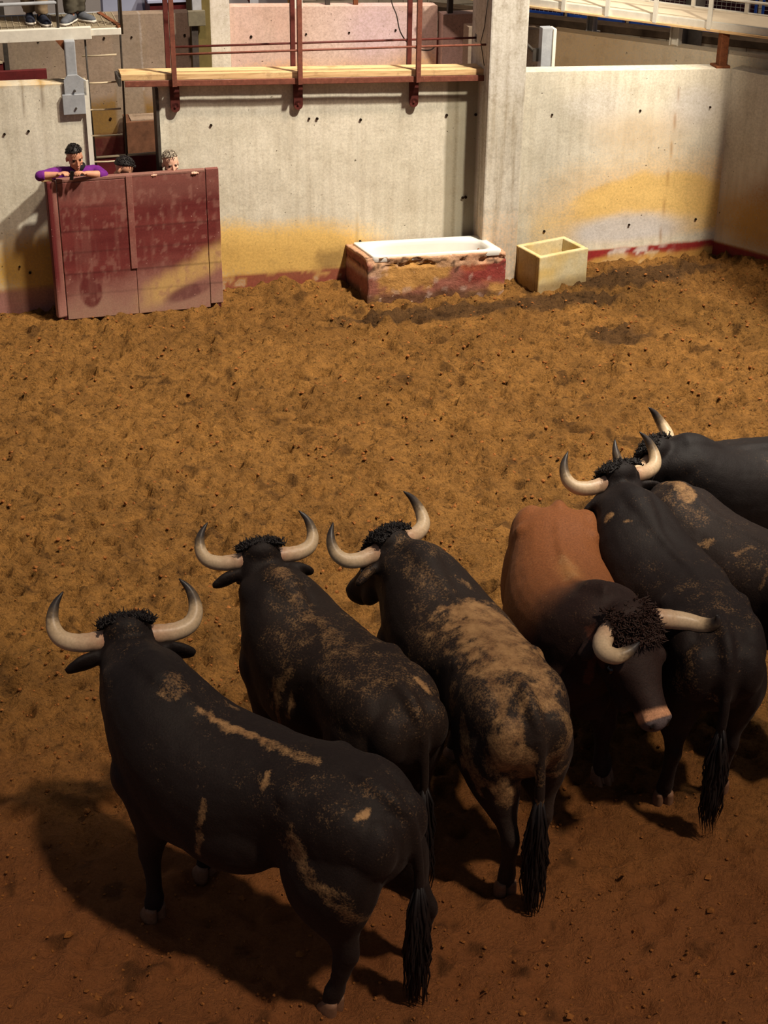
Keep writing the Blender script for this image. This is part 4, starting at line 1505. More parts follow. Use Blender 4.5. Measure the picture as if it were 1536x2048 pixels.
def hoof_mesh(mb, c, fwd, side, w=1.0):
    """two claws and dew claws"""
    f3, s3 = np.array([fwd[0], fwd[1], 0.0]), np.array([side[0], side[1], 0.0])
    for sg in (-1, 1):
        cc = np.array([c[0], c[1], 0.0]) + s3 * sg * .030 * w
        prof = [(-.03, .055, .034, 0), (.0, .062, .034, .0), (.03, .055, .032, -.008), (.06, .044, .028, -.018), (.085, .034, .022, -.028)]
        rings = []
        for z, ra, rb, of in prof:
            r = []
            for t in np.arange(12) * 2 * math.pi / 12:
                k = math.cos(t)
                r.append(cc + f3 * (k * ra * (1.15 if k > 0 else .85) + .02 + of) * w + s3 * math.sin(t) * rb * (1 - .35 * max(k, 0)) * w + np.array([0, 0, z * w]))
            rings.append(r)
        mb.rings(rings)


def make_bull(name, label, spec, group='bulls standing together in the corral'):
    sp = Spine(spec['spine'])
    k = spec.get('scale', 1.0)
    root_p = sp.pt(.8, 0, 0)
    off = (root_p[0], root_p[1], 0)
    root = empty(name, off, label, 'bull', group)
    mb = MB()
    # trunk and neck
    dz = spec.get('poll_dz', 0.0)
    girth = spec.get('girth', 1.0)
    qs = np.linspace(BODY_S[0], BODY_S[-1], 54)
    rings = []
    for q in qs:
        hw, zt, zb, zw = cat(BODY_S, BODY_R, q)[0]
        e_ = sstep(1.5, 2.1, q) * dz
        zt, zb, zw = zt * k + e_, zb * k + e_, zw * k + e_
        hw *= k * girth
        p, t, n = sp.at(q)
        r = []
        for a in np.arange(28) * 2 * math.pi / 28:
            ca, sa = math.cos(a), math.sin(a)
            x = math.copysign(abs(ca)**.82, ca) * hw
            z = zw + (zt - zw) * abs(sa)**(.88) if sa >= 0 else zw - (zw - zb) * abs(sa)**.95
            r.append(np.array([p[0] + n[0] * x, p[1] + n[1] * x, z]))
        rings.append(r)
    mb.rings(rings)

    def blob(q, lat, z, rl, rt, rz, tilt=0.0, fwd=0.0):
        p, t, n = sp.at(q)
        c = sp.pt(q, lat * k * girth, z * k + sstep(1.5, 2.1, q) * dz, fwd)
        ct, st = math.cos(tilt), math.sin(tilt)
        R = np.array([[t[0] * ct, n[0], -t[0] * st], [t[1] * ct, n[1], -t[1] * st], [st, 0, ct]])
        mb.ball(c, (rl * k, rt * k, rz * k), 16, 11, 0, R)
    for sg in (-1, 1):
        blob(.52, sg * .195, 1.235, .075, .07, .065)                    # hip bones
        blob(.30, sg * .165, 1.10, .25, .135, .215, -.35)                # haunch
        blob(.07, sg * .125, 1.07, .13, .12, .18, .1)                    # back of the thigh
        blob(.03, sg * .085, 1.18, .06, .055, .055)                     # pin bones
        blob(1.50, sg * .185, 1.08, .19, .12, .24, .35)                 # shoulder blade
        blob(1.58, sg * .20, .93, .15, .12, .16, .2)
        blob(1.02, sg * .19, .88, .34, .155, .23)                        # ribs
        blob(1.78, sg * .085, 1.30, .22, .13, .13, -.05)                 # neck muscle
    mb.tube([sp.pt(q_, 0, (zc_ * k + float(sstep(1.5, 2.1, q_)) * dz)) for q_, zc_ in ((1.2, 1.27), (1.4, 1.33), (1.6, 1.39), (1.75, 1.41), (1.9, 1.385), (2.0, 1.36))], [(.05 * k, .05 * k), (.075 * k, .07 * k), (.10 * k, .085 * k), (.105 * k, .085 * k), (.09 * k, .07 * k), (.07 * k, .05 * k)], 16)  # crest of the neck
    mb.tube([sp.pt(q_, 0, zc_ * k) for q_, zc_ in ((.25, 1.30), (.5, 1.315), (.8, 1.285), (1.1, 1.29), (1.35, 1.33))], .04 * k, 12)   # ridge of the back
    blob(1.62, 0, .74, .16, .13, .18)                                    # brisket
    blob(1.80, 0, .86, .15, .07, .16, .4)                                # dewlap
    blob(.16, 0, 1.30, .13, .05, .05, .12)                               # tail head
    blob(.72, 0, .655, .10, .04, .06)                                    # sheath
    # legs
    hoofs = []
    for nm in ('fl', 'fr', 'rl', 'rr'):
        sg = 1 if nm[1] == 'l' else -1
        q = 1.47 if nm[0] == 'f' else .27
        p, t, n = sp.at(q)
        lat = (.175 if nm[0] == 'f' else .165) * k * sg
        top = sp.pt(q, lat, 0)
        h = spec['feet'].get(nm)
        if h is None:
            h = sp.pt(q + (.05 if nm[0] == 'f' else 0), lat * 1.12, 0, spec.get('step', {}).get(nm, 0.0))[:2]
        leg(mb, top, h, t, n, FORE if nm[0] == 'f' else HIND, 1.0 * k)
        hoofs.append((h, t, n))
    # head
    P = np.array(spec['poll'], float)
    yaw, pit = math.radians(spec['yaw']), math.radians(spec.get('pitch', 58))
    hs = spec.get('head', 1.0) * k * 1.12
    F2 = np.array([math.cos(yaw), math.sin(yaw), 0])
    A = F2 * math.cos(pit) + np.array([0, 0, -math.sin(pit)])          # from poll to muzzle
    S = np.array([-math.sin(yaw), math.cos(yaw), 0])                    # left
    rollh = math.radians(spec.get('roll', 0))
    Nn = np.cross(A, S)
    if Nn[2] < 0: Nn = -Nn
    S2 = S * math.cos(rollh) + Nn * math.sin(rollh)
    Nn = Nn * math.cos(rollh) - S * math.sin(rollh)
    S = S2

    hl_ = spec.get('len', 1.0)

    def hp(a, s_, n_):
        return P + (A * a * hl_ + S * s_ + Nn * n_) * hs
    fw_ = spec.get('face', 1.0)
    tab = [(-.05, .06, .05, -.06), (-.02, .105, .085, -.075), (.04, .125, .105, -.085), (.11, .125, .115, -.10), (.18, .118, .125, -.115), (.25, .100, .120, -.115),
           (.32, .084, .098, -.10), (.39, .076, .082, -.088), (.45, .078, .074, -.08), (.495, .074, .066, -.08), (.525, .055, .048, -.08), (.535, .03, .03, -.08)]
    ta = np.array(tab)
    rings = []
    for a in np.linspace(-.05, .535, 30):
        hw, hn, cn = cat(ta[:, 0], ta[:, 1:], a)[0]
        rings.append(ell_ring(hp(a, 0, cn), S, Nn, hw * hs * (1 + (fw_ - 1) * float(1 - sstep(.2, .45, a)) - (.14 if fw_ > 1 else 0) * float(sstep(.3, .45, a))), hn * hs, 20, .86))
    mb.rings(rings)

    def hb(a, s_, n_, ra, rs, rn, rotz=0.0):
        R = np.stack([A, S, Nn], 1)
        mb.ball(hp(a, s_, n_), (ra * hs, rs * hs, rn * hs), 14, 9, 0, R)
    hb(-.03, 0, -.01, .085, .108, .075)          # poll
    for sg in (-1, 1):
        hb(.175, sg * .100 * fw_, -.045, .045, .026, .032)   # brow
        hb(.27, sg * .078, -.17, .13, .035, .06)       # cheek
        hb(.475, sg * .045, -.045, .035, .030, .022)   # nostril rim
        hb(.0, sg * .085, -.035, .05, .05, .045)       # horn root
    hb(.45, 0, -.145, .07, .055, .028)                 # chin
    # neck to head bridge and throat
    c0 = sp.pt(1.95, 0, 1.22 * k + dz * .8)
    mb.tube([sp.pt(1.85, 0, 1.20 * k + dz * .7), c0 * .5 + hp(.02, 0, -.09) * .5, hp(.06, 0, -.11)], [.17 * k, .145 * k, .11 * k], 18)
    mb.tube([sp.pt(1.8, 0, 1.02 * k + dz * .7), hp(.20, 0, -.20)], [.12 * k, .065 * k], 14)
    # ears
    ears = spec.get('ears', (0.0, 0.0))
    for sg, dr in ((1, ears[0]), (-1, ears[1])):
        el_ = spec.get('ear', .88)
        e0 = hp(.045, sg * .115, -.075)
        d = S * sg * math.cos(.30 + dr) - F2 * math.sin(.18) - np.array([0, 0, 1]) * math.sin(.30 + dr)
        d /= np.linalg.norm(d)
        wv = np.cross(d, Nn)
        wv /= np.linalg.norm(wv)
        nv = np.cross(wv, d)
        rings = []
        for t_, w_, h_ in ((0, .036, .030), (.04, .050, .030), (.09, .066, .028), (.14, .064, .024), (.19, .046, .020), (.22, .022, .014)):
            rings.append(ell_ring(e0 + d * t_ * hs * el_, wv, nv, w_ * hs * min(1, el_ * 1.15), h_ * hs, 12))
        mb.rings(rings)
    # tail: stays part of the body down to the tuft
    tp = [sp.pt(.16, 0, 1.30 * k), sp.pt(.05, 0, 1.28 * k), sp.pt(-.03, spec.get('tail_lat', 0) * .3, 1.20 * k), sp.pt(-.065, spec.get('tail_lat', 0) * .6, 1.05 * k),
          sp.pt(-.075, spec.get('tail_lat', 0) * .9, .85 * k), sp.pt(-.07, spec.get('tail_lat', 0), .60 * k)]
    tp = [np.array(q) for q in tp]
    if 'tail' in spec: tp[2:] = [np.array(q, float) for q in spec['tail']]
    xx = cat(range(len(tp)), np.array(tp), np.linspace(0, len(tp) - 1, 26))
    rad = np.interp(np.linspace(0, 1, 26), [0, .25, .6, 1], [.050, .042, .034, .026])
    mb.tube(list(xx), list(rad), 12)
    me = remesh(mb, .0135, 9, off)
    v, n = verts(me), normals(me)
    wv_ = v + np.array(off)
    # shallow folds and muscles
    d = (fbm(v[:, 0] * 5 + root_p[0], v[:, 1] * 5, v[:, 2] * 5, 3) - .5) * .016 + (fbm(v[:, 0] * 14, v[:, 1] * 14, v[:, 2] * 14, 3) - .5) * .006
    v = v + n * d[:, None]
    set_verts(me, v)
    s_, lat = sp.invert(wv_[:, :2])
    fa = (wv_ - P) @ A / hs / spec.get('len', 1.0)
    fs_ = (wv_ - P) @ S / hs
    fn = (wv_ - P) @ Nn / hs
    onhead = (fa > -.05) & (fa < .6) & (np.abs(fs_) < .17) & (fn > -.28) & (fn < .1) & (s_ > 1.7)
    zt = cat(BODY_S, BODY_R, s_)[:, 1] * k
    q = np.sign(lat) * np.sqrt(lat**2 + np.clip(zt - wv_[:, 2], 0, 2)**2)
    lf = fbm(v[:, 0] * 3.5, v[:, 1] * 3.5, v[:, 2] * 3.5, 4)
    col = np.repeat(np.array(srgb(*spec.get('coat', (27, 20, 18)))[:3])[None], len(v), 0)
    col *= (0.75 + .5 * lf)[:, None] * np.array([1.15, 1.0, .88])
    col = mixc(col, sstep(1.3, 1.8, s_) * .5, np.array(srgb(24, 19, 19)[:3]))
    if spec.get('coat_fn'): col = spec['coat_fn'](col, s_, lat, wv_[:, 2], lf, onhead, fa, fs_, fn)
    put_color(me, 'tint', col)
    # dried dust and mud where the animal carries it
    dust = np.zeros(len(v)) + (.12 + spec.get('haze', .06)) * sstep(.9, 1.3, wv_[:, 2]) * sstep(.35, .6, lf)
    for (s0, q0, s1, q1, w_, st) in spec.get('dust', []):
        a, b = np.array([s0, q0]), np.array([s1, q1])
        pq = np.stack([s_, q], 1) - a
        L = max(float((b - a) @ (b - a)), 1e-6)
        t_ = np.clip(pq @ (b - a) / L, 0, 1)
        dd = np.linalg.norm(pq - t_[:, None] * (b - a), axis=1)
        nn = fbm(s_ * 20, q * 20, 3.0 + s0, 5) - .5
        dust = np.maximum(dust, st * (1 - sstep(.25, 1.35, dd / w_ + nn * 2.4)))
    dust = np.where(onhead, dust * .2, dust)
    put_float(me, 'dust', dust)
    body = obj_from(me, 'body', M['coat'], root)
    if spec.get('body_label'): tag(body, spec['body_label'])
    # hooves
    for h, t, n_ in hoofs:
        m = MB()
        hoof_mesh(m, h, t, n_, k)
        o = m.build('hoof', M['hoof'], root, True, off)
    # horns
    Sy = np.array([-math.sin(yaw), math.cos(yaw), 0]) * math.cos(rollh) + np.array([0, 0, 1]) * math.sin(rollh)
    Up = np.array([0, 0, 1]) * math.cos(rollh) - np.array([-math.sin(yaw), math.cos(yaw), 0]) * math.sin(rollh)
    default = [(.085, 0, -.01), (.15, .0, -.015), (.225, .01, -.018), (.29, .035, -.005), (.322, .075, .025), (.325, .115, .07), (.305, .145, .12), (.265, .17, .165)]
    for sg, key in ((1, 'horn_l'), (-1, 'horn_r')):
        pts = spec.get(key, spec.get('horn', default))
        path = [P + hs * (Sy * sg * a + F2 * b + Up * c) + Nn * (-.02) * hs for a, b, c in pts]
        m_ = 40
        xx = cat(range(len(path)), np.array(path), np.linspace(0, len(path) - 1, m_))
        t_ = np.linspace(0, 1, m_)
        rad = hs * np.interp(t_, [0, .12, .35, .6, .8, .93, 1], [.047, .046, .042, .035, .024, .012, .003])
        rad = rad * (1 + .025 * np.sin(t_ * 60) * (t_ < .3))
        m = MB()
        m.tube(list(xx), list(rad), 16)
        ho = m.build('horn', M['horn'], root, True, off)
        al = np.repeat(t_, 16)
        put_float(ho.data, 'along', al)
        eo = MB()
        ec = hp(.185, sg * .116 * fw_, -.060)
        eo.ball(ec, .022 * hs, 12, 8)
        eo.build('eye', M['eye'], root, True, off)
    if 'face' in spec:
        for sg in (-1, 1):
            no = MB()
            no.ball(hp(.507, sg * .040, -.052), (.011 * hs, .014 * hs, .018 * hs), 12, 8)
            no.build('nostril', M['eye'], root, True, off)
    # woolly hair between the horns
    hair = MB()
    hm = M[spec.get('hair_mat', 'hair')]
    for i in range(spec.get("hair_n", 1700)):
        a, s0 = random.uniform(-.10, .12), random.uniform(-.12, .12)
        top = .066 + .034 * (1 - (s0 / .13)**2)
        b = hp(a, s0, top - .035 - max(0, -a - .03) * .8 - max(0, a) * .25)
        d = A * random.uniform(-.5, 1.0) + S * random.uniform(-.9, .9) + Nn * random.uniform(.25, .7)
        d /= np.linalg.norm(d)
        L = random.uniform(.018, .045) * hs
        c = np.array([random.uniform(-1, 1) for _ in range(3)]) * .012
        hair.tube([b - d * .01, b + d * L * .5 + c, b + d * L], [.0045, .004, .001], 4)
    hair.build('poll_hair', hm, root, True, off)
    # tail tuft
    tf = MB()
    e_ = np.array(tp[-1], float)
    up_ = np.array(tp[-2], float)
    dirn = (e_ - up_) / np.linalg.norm(e_ - up_)
    L0 = spec.get('tuft', .50)
    for i in range(300):
        st = e_ - dirn * random.uniform(-.10, .20)
        an = random.uniform(0, 2 * math.pi)
        sw = random.uniform(.0, .058)
        L = L0 * random.uniform(.55, 1.0)
        o1 = np.array([math.cos(an), math.sin(an), 0])
        wob = np.array([random.uniform(-1, 1), random.uniform(-1, 1), 0]) * .012
        p0 = st + o1 * .012
        zc = np.array([0, 0, -1.0])
        tf.tube([p0, p0 + zc * L * .35 + o1 * sw * .6 + wob, p0 + zc * L * .7 + o1 * sw - wob, p0 + zc * L + o1 * sw * .8 + wob], [.009, .008, .005, .001], 5)
    tf.build('tail_tuft', hm, root, True, off)
    return root


def Gp(px, py, z):
    return G(px, py, z)[:2]


def spine_px(*rows):
    """rows: s, pixel x, pixel y, height seen there"""
    return [(s_, *Gp(px, py, z)) for s_, px, py, z in rows]


def pollp(px, py, z):
    return tuple(G(px, py, z))


# 1: nearest bull, lower left
make_bull('bull', 'black bull nearest the viewer, a tan dust streak along its back', dict(
    scale=1.03, spine=spine_px((.12, 758, 1586, 1.33), (.80, 548, 1497, 1.33), (1.42, 368, 1408, 1.39), (1.80, 288, 1325, 1.44), (2.08, 252, 1272, 1.40)),
    poll=pollp(254, 1262, 1.42), yaw=104, pitch=60,
    feet=dict(fl=G(312, 1835)[:2], fr=G(414, 1752)[:2], rl=G(668, 2022)[:2], rr=G(838, 1922)[:2]),
    ears=(.0, -.1), tail_lat=-.10, tuft=.62,
    dust=[(.88, .0, 1.30, .0, .035, .95), (.50, .04, .84, .01, .035, .6), (1.46, .0, 1.50, .0, .10, .45), (1.02, .40, 1.08, .62, .03, .7), (.42, .42, .30, .52, .07, .6),
          (.25, .55, .05, .62, .07, .55), (.7, .18, .68, .22, .03, .8), (.2, .05, -.02, .02, .05, .35), (.55, .12, .5, .4, .10, .22), (1.2, -.18, 1.32, -.2, .03, .5), (.1, .12, .12, .2, .02, .9)]))
# 2
make_bull('bull', 'black bull standing second from the left, with muddy ochre patches on its flank', dict(
    spine=spine_px((.12, 806, 1378, 1.28), (.80, 672, 1265, 1.28), (1.42, 590, 1185, 1.36), (1.80, 552, 1145, 1.40), (2.08, 524, 1112, 1.40)),
    poll=pollp(520, 1106, 1.42), yaw=107, pitch=60, scale=.97, head=.93,
    feet=dict(), step=dict(rl=-.05, fr=-.1), tail_lat=-.02, haze=.22, coat=(34, 26, 22),
    dust=[(1.62, .0, 1.72, .0, .09, .6), (.85, .02, 1.35, .02, .07, .5), (.9, .35, 1.0, .5, .09, .5), (1.0, .45, .95, .62, .05, .85), (.8, .42, .8, .52, .035, .8), (.55, .05, .75, .05, .1, .4),
          (.3, .3, .5, .3, .2, .25), (.05, -.22, .05, -.3, .04, .9), (.18, -.12, .1, -.16, .02, .95), (.3, .5, .28, .5, .03, .7)]))
# 3
make_bull('bull', 'black bull with broad pale dust over its loins, head turned to the left', dict(
    spine=spine_px((.12, 1052, 1392, 1.29), (.80, 960, 1255, 1.30), (1.42, 880, 1150, 1.40), (1.80, 830, 1098, 1.43), (2.05, 792, 1085, 1.38)),
    poll=pollp(776, 1082, 1.40), yaw=134, pitch=52, head=.95,
    feet=dict(rl=G(1012, 1785)[:2]), tail_lat=-.03, tuft=.60, haze=.28, coat=(38, 30, 26),
    dust=[(.42, .0, 1.0, .0, .24, 1.0), (.45, -.1, .9, -.12, .17, .95), (.1, .12, .45, .12, .07, .8), (.1, -.1, .4, -.14, .10, .8), (.2, .42, .12, .55, .08, .7), (-.02, .1, -.04, .55, .09, .8),
          (0, -.2, -.03, -.5, .09, .55), (.42, .32, .4, .4, .05, .5), (1.3, -.15, 1.4, -.1, .05, .5), (1.75, 0, 1.9, 0, .15, .3)]))


def brown_coat(col, s, lat, z, lf, onhead, fa, fs, fn):
    br = np.array(srgb(128, 76, 40)[:3])
    k = (1 - sstep(1.22, 1.55, s + (lf - .5) * .3 + .15 * (1.0 - z))) * sstep(.55, .95, z + (lf - .5) * .2)
    k = np.where(onhead, 0, k)
    c = mixc(np.repeat(np.array(srgb(42, 26, 21)[:3])[None], len(s), 0) * (0.7 + .6 * lf)[:, None], k, br)
    c = mixc(c, np.exp(-((s - 1.15) / .12)**2 - (lat / .06)**2) * .6 * k, np.array(srgb(176, 124, 70)[:3]))
    pale = np.where(onhead, sstep(.425, .45, fa + (lf - .5) * .05) * (1 - sstep(.472, .485, fa)) * sstep(-.16, -.1, fn), 0)
    c = mixc(c, pale * .9, np.array(srgb(206, 150, 112)[:3]))
    nose = np.where(onhead, sstep(.472, .485, fa) * sstep(-.15, -.1, fn), 0)
    c = mixc(c, nose, np.array(srgb(96, 84, 84)[:3]))
    nost = np.where(onhead & (fa > .47), np.exp(-((np.abs(fs) - .042) / .015)**2 - ((fn + .04) / .03)**2) * sstep(.488, .5, fa), 0)
    c = mixc(c, nost, np.array([.004, .003, .003]))
    ear = onhead & (np.abs(fs) > .14)
    return mixc(c, ear * .5, np.array(srgb(96, 52, 34)[:3]))


# 4: brown bull facing the viewer
make_bull('bull', 'brown bull with a dark brown head and pale muzzle, facing the viewer', dict(
    spine=spine_px((.12, 1118, 1016, 1.30), (.80, 1118, 1085, 1.30), (1.35, 1160, 1160, 1.39), (1.75, 1205, 1198, 1.38), (2.05, 1238, 1226, 1.24)),
    poll=pollp(1262, 1246, 1.36), yaw=-64, pitch=46, head=1.10, ear=.62, hair_n=900, face=1.18, len=.9, roll=0,
    horn_r=[(.085, 0, -.0), (.13, .02, -.01), (.175, .06, -.02), (.19, .11, -.03), (.165, .155, -.03), (.125, .17, -.015), (.09, .17, .0), (.055, .165, .02)],
    horn_l=[(.085, 0, -.0), (.15, .02, -.0), (.21, .04, -.01), (.27, .07, -.02), (.315, .11, -.025), (.34, .15, -.005), (.345, .17, .03), (.335, .175, .06)],
    feet=dict(fr=G(1205, 1560)[:2] + np.array([0, .05])), step=dict(), ears=(.1, .25), hair_mat='hair_brown', haze=.0,
    coat_fn=brown_coat, dust=[(1.05, 0, 1.25, 0, .06, .5)]))
# 5
make_bull('bull', 'black bull showing its rump and long tail, just right of the brown bull', dict(
    spine=spine_px((.12, 1446, 1262, 1.30), (.80, 1385, 1142, 1.31), (1.42, 1300, 1035, 1.40), (1.80, 1262, 985, 1.43), (2.06, 1238, 960, 1.40)),
    poll=pollp(1236, 950, 1.42), yaw=121, pitch=58, head=.95,
    feet=dict(rl=G(1326, 1605)[:2]), step=dict(rr=.1), tail_lat=.0, tuft=.5, haze=.06, coat=(26, 19, 18),
    dust=[(.35, -.05, .6, .05, .12, .3), (1.6, .2, 1.62, .22, .03, .7), (1.45, .12, 1.47, .14, .02, .7), (.0, .2, .05, .35, .06, .35)]))
# 6
make_bull('bull', 'black bull behind the right-hand one, its dusty withers showing and its head hidden', dict(
    spine=[(.12, 2.78, 7.72), (.80, 2.42, 8.28), (1.42, *Gp(1395, 1000, 1.40)), (1.80, *Gp(1330, 955, 1.38)), (2.05, *Gp(1290, 952, 1.18))],
    poll=pollp(1276, 965, 1.02), yaw=128, pitch=64, head=.85, poll_dz=-.32,
    feet=dict(), step=dict(), haze=.12, coat=(36, 28, 25), horn=[(.085, 0, -.01), (.13, .0, -.015), (.16, .03, .0), (.17, .05, .03), (.165, .07, .06), (.16, .08, .09)],
    dust=[(1.5, .02, 1.75, .02, .07, .8), (1.35, .1, 1.5, .1, .1, .4), (1.2, .2, 1.3, .32, .03, .6), (1.0, .1, 1.05, .2, .03, .6), (.85, .12, .8, .3, .02, .6)]))
# 7
make_bull('bull', 'black bull farthest back, standing side-on at the right edge', dict(
    spine=[(.12, 3.30, 9.62), (.80, *Gp(1540, 890, 1.30)), (1.42, *Gp(1425, 882, 1.41)), (1.80, *Gp(1362, 888, 1.42)), (2.05, *Gp(1325, 896, 1.38))],
    poll=pollp(1306, 903, 1.38), yaw=150, pitch=58, head=.95,
    feet=dict(), step=dict(), haze=.02, coat=(22, 17, 17), dust=[]))

# ------------------------------------------------------------------ people
def unit(v):
    v = np.array(v, float)
    return v / (np.linalg.norm(v) + 1e-9)


def head_frame(yaw, pitch, roll=0.0):
    y, p, r = math.radians(yaw), math.radians(pitch), math.radians(roll)
    F = np.array([math.cos(y) * math.cos(p), math.sin(y) * math.cos(p), -math.sin(p)])
    S = np.array([-math.sin(y), math.cos(y), 0.0])
    U_ = np.cross(F, S)
    S2 = S * math.cos(r) + U_ * math.sin(r)
    return F, S2, np.cross(F, S2)


def hand(mb, wrist, knuckle, down, across, thumb_sign, curl=1.0, spread=.004):
    """palm, four unequal bent fingers and a thumb that leaves the side of the palm"""
    w, kn = np.array(wrist, float), np.array(knuckle, float)
    d = unit(kn - w)
    a = unit(np.array(across, float) - d * float(np.dot(across, d)))
    dn = unit(down)
    nrm = np.cross(d, a)
    R = np.stack([d, a, nrm], 1)
    mb.ball((w * .45 + kn * .55), (.050, .042, .015), 12, 8, 0, R)
    mb.tube([w - d * .02, w + d * .02], [(.026, .020), (.030, .018)], 10)
    for i, L in enumerate((.070, .078, .073, .058)):
        o = (i - 1.5) * .0205
        p0 = kn - d * .012 + a * o * .95
        dirs = [unit(d * 1.0 + dn * .35 * curl + a * (i - 1.5) * spread * 10), unit(d * .35 + dn * .9 * curl), unit(dn * 1.0 - d * .2)]
        pts = [p0]
        for dd, f in zip(dirs, (.46, .31, .23)):
            pts.append(pts[-1] + dd * L * f)
        mb.tube(pts, [.0098, .0092, .0086, .0070], 8)
    side = a * thumb_sign
    p0 = w + d * .022 + side * .030
    mb.tube([p0, p0 + side * .018 + d * .024, p0 + side * .016 + d * .045 + dn * .012], [.0125, .0115, .0085], 8)


def make_person(name, label, J, looks, group=None):
    c = np.array(J['head'], float)
    F, S, Uh = J['frame']
    off = (J['pelvis'][0], J['pelvis'][1], J.get('ground', 0.0))
    root = empty(name, off, label, 'person', group)
    mb = MB()
    R = np.stack([F, S, Uh], 1)

    def h(f, s, u):
        return c + F * f + S * s + Uh * u
    mb.ball(h(-.008, 0, .030), (.093, .073, .082), 20, 14, 0, R)
    mb.ball(h(.012, 0, -.030), (.072, .060, .085), 20, 12, 0, R)
    mb.ball(h(.040, 0, -.085), (.040, .036, .028), 14, 9, 0, R)
    mb.ball(h(.062, 0, -.104), (.020, .022, .016), 12, 8, 0, R)
    mb.ball(h(.070, 0, .020), (.016, .048, .010), 12, 8, 0, R)
    for sg in (-1, 1):
        mb.ball(h(.052, sg * .043, -.028), (.024, .020, .018), 12, 8, 0, R)
        mb.ball(h(-.012, sg * .076, -.018), (.018, .010, .030), 12, 8, 0, R)
        mb.ball(h(.084, sg * .010, -.044), (.010, .008, .007), 8, 6, 0, R)
    mb.tube([h(.080, 0, .012), h(.093, 0, -.018), h(.104, 0, -.040), h(.088, 0, -.048)], [(.008, .008), (.009, .009), (.011, .011), (.009, .008)], 10)
    mb.ball(h(.080, 0, -.066), (.010, .022, .006), 12, 6, 0, R)
    mb.ball(h(.077, 0, -.075), (.010, .019, .006), 12, 6, 0, R)
    # neck, trunk
    neck, pel = np.array(J['neck'], float), np.array(J['pelvis'], float)
    mb.tube([h(-.02, 0, -.05), (h(-.02, 0, -.08) + neck) / 2, neck], [.054, .053, .060], 16)
    sl, sr = np.array(J['sh_l'], float), np.array(J['sh_r'], float)
    ax = unit(sl - sr)
    fx = unit(np.cross(ax, (0, 0, 1)))
    mid = (sl + sr) / 2
    half = float(np.linalg.norm(sl - sr)) / 2

    def trunk(m, g, z_end=None):
        prof = [(0.02, .30, .06), (-.02, .72, .082), (-.07, .92, .095), (-.16, .92, .10), (-.28, .84, .095), (-.40, .80, .09)]
        rings = [ell_ring(mid + np.array([0, 0, dz_]), ax, fx, half * wv + g, dv + g, 20, .9) for dz_, wv, dv in prof]
        rings.append(ell_ring(pel, ax, fx, .155 + g, .095 + g, 20, .9))
        rings.append(ell_ring(pel + np.array([0, 0, -.10]), ax, fx, .14 + g, .09 + g, 20, .9))
        m.rings(rings)
        m.tube([neck + np.array([0, 0, .0]), mid + np.array([0, 0, -.05])], [.062 + g, .09 + g], 14)
        for q in (sl, sr):
            m.tube([mid + np.array([0, 0, -.02]), q], [.065 + g, .052 + g], 14)
    trunk(mb, 0)
    for k_, sg in (('l', 1), ('r', -1)):
        s_, e_, w_ = [np.array(J[n + '_' + k_], float) for n in ('sh', 'el', 'wr')]
        mb.tube([s_, s_ * .5 + e_ * .5, e_], [.050, .044, .037], 14)
        mb.tube([e_, e_ * .7 + w_ * .3, w_], [.037, .038, .025], 14)
        mb.ball(e_, .037)
        hd = J['hand_' + k_]
        hand(mb, w_, hd['kn'], hd.get('down', (0, 0, -1)), hd['across'], hd['thumb'], hd.get('curl', 1.0))
        hp_, kn_, an_ = [np.array(J[n + '_' + k_], float) for n in ('hip', 'knee', 'ankle')]
        mb.tube([hp_, hp_ * .5 + kn_ * .5, kn_], [.080, .070, .052], 14)
        mb.tube([kn_, kn_ * .65 + an_ * .35, an_], [.052, .052, .034], 14)
        mb.tube([an_, an_ + np.array([0, 0, -.06])], [.034, .036], 12)
    me = remesh(mb, J.get('voxel', .0065), 2, off)
    o = obj_from(me, 'body', looks['skin'], root)
    # clothes
    sh = MB()
    trunk(sh, .012)
    for k_ in 'lr':
        s_, e_, w_ = [np.array(J[n + '_' + k_], float) for n in ('sh', 'el', 'wr')]
        sh.tube([s_, s_ * .5 + e_ * .5, e_], [.064, .057, .049], 14)
        sh.ball(e_, .049)
        r_ = J.get('sleeve', .2)
        sh.tube([e_, e_ * (1 - r_) + w_ * r_], [.049, .046], 14)
    # keep the neck open
    me = remesh(sh, .009, 3, off)
    v = verts(me)
    n_ = normals(me)
    set_verts(me, v + n_ * ((fbm(v[:, 0] * 14, v[:, 1] * 14, v[:, 2] * 14 + c[0], 3) - .5) * .014)[:, None])
    top = obj_from(me, 'sweater' if looks.get('knit') else 'shirt', looks['top'], root)
    if 'collar' in looks:
        cm = MB()
        cm.rings([ell_ring(neck + np.array([0, 0, -.03]) + fx * 0, ax, fx, .085, .082, 20), ell_ring(neck + np.array([0, 0, .035]), ax, fx, .070, .072, 20),
                  ell_ring(neck + np.array([0, 0, .035]), ax, fx, .058, .058, 20), ell_ring(neck + np.array([0, 0, -.03]), ax, fx, .06, .06, 20)])
        vneck = unit(F * np.array([1, 1, 0]))
        cm.add([mid + vneck * .115 + ax * .06 + np.array([0, 0, .03]), mid + vneck * .115 - ax * .06 + np.array([0, 0, .03]), mid + vneck * .13 + np.array([0, 0, -.12]),
                mid + vneck * .10 + ax * .06 + np.array([0, 0, .03]), mid + vneck * .10 - ax * .06 + np.array([0, 0, .03]), mid + vneck * .11 + np.array([0, 0, -.12])],
               [(0, 1, 2), (5, 4, 3), (0, 3, 4, 1), (1, 4, 5, 2), (2, 5, 3, 0)])
        cm.build('collar', looks['collar'], root, True, off)
    tr = MB()
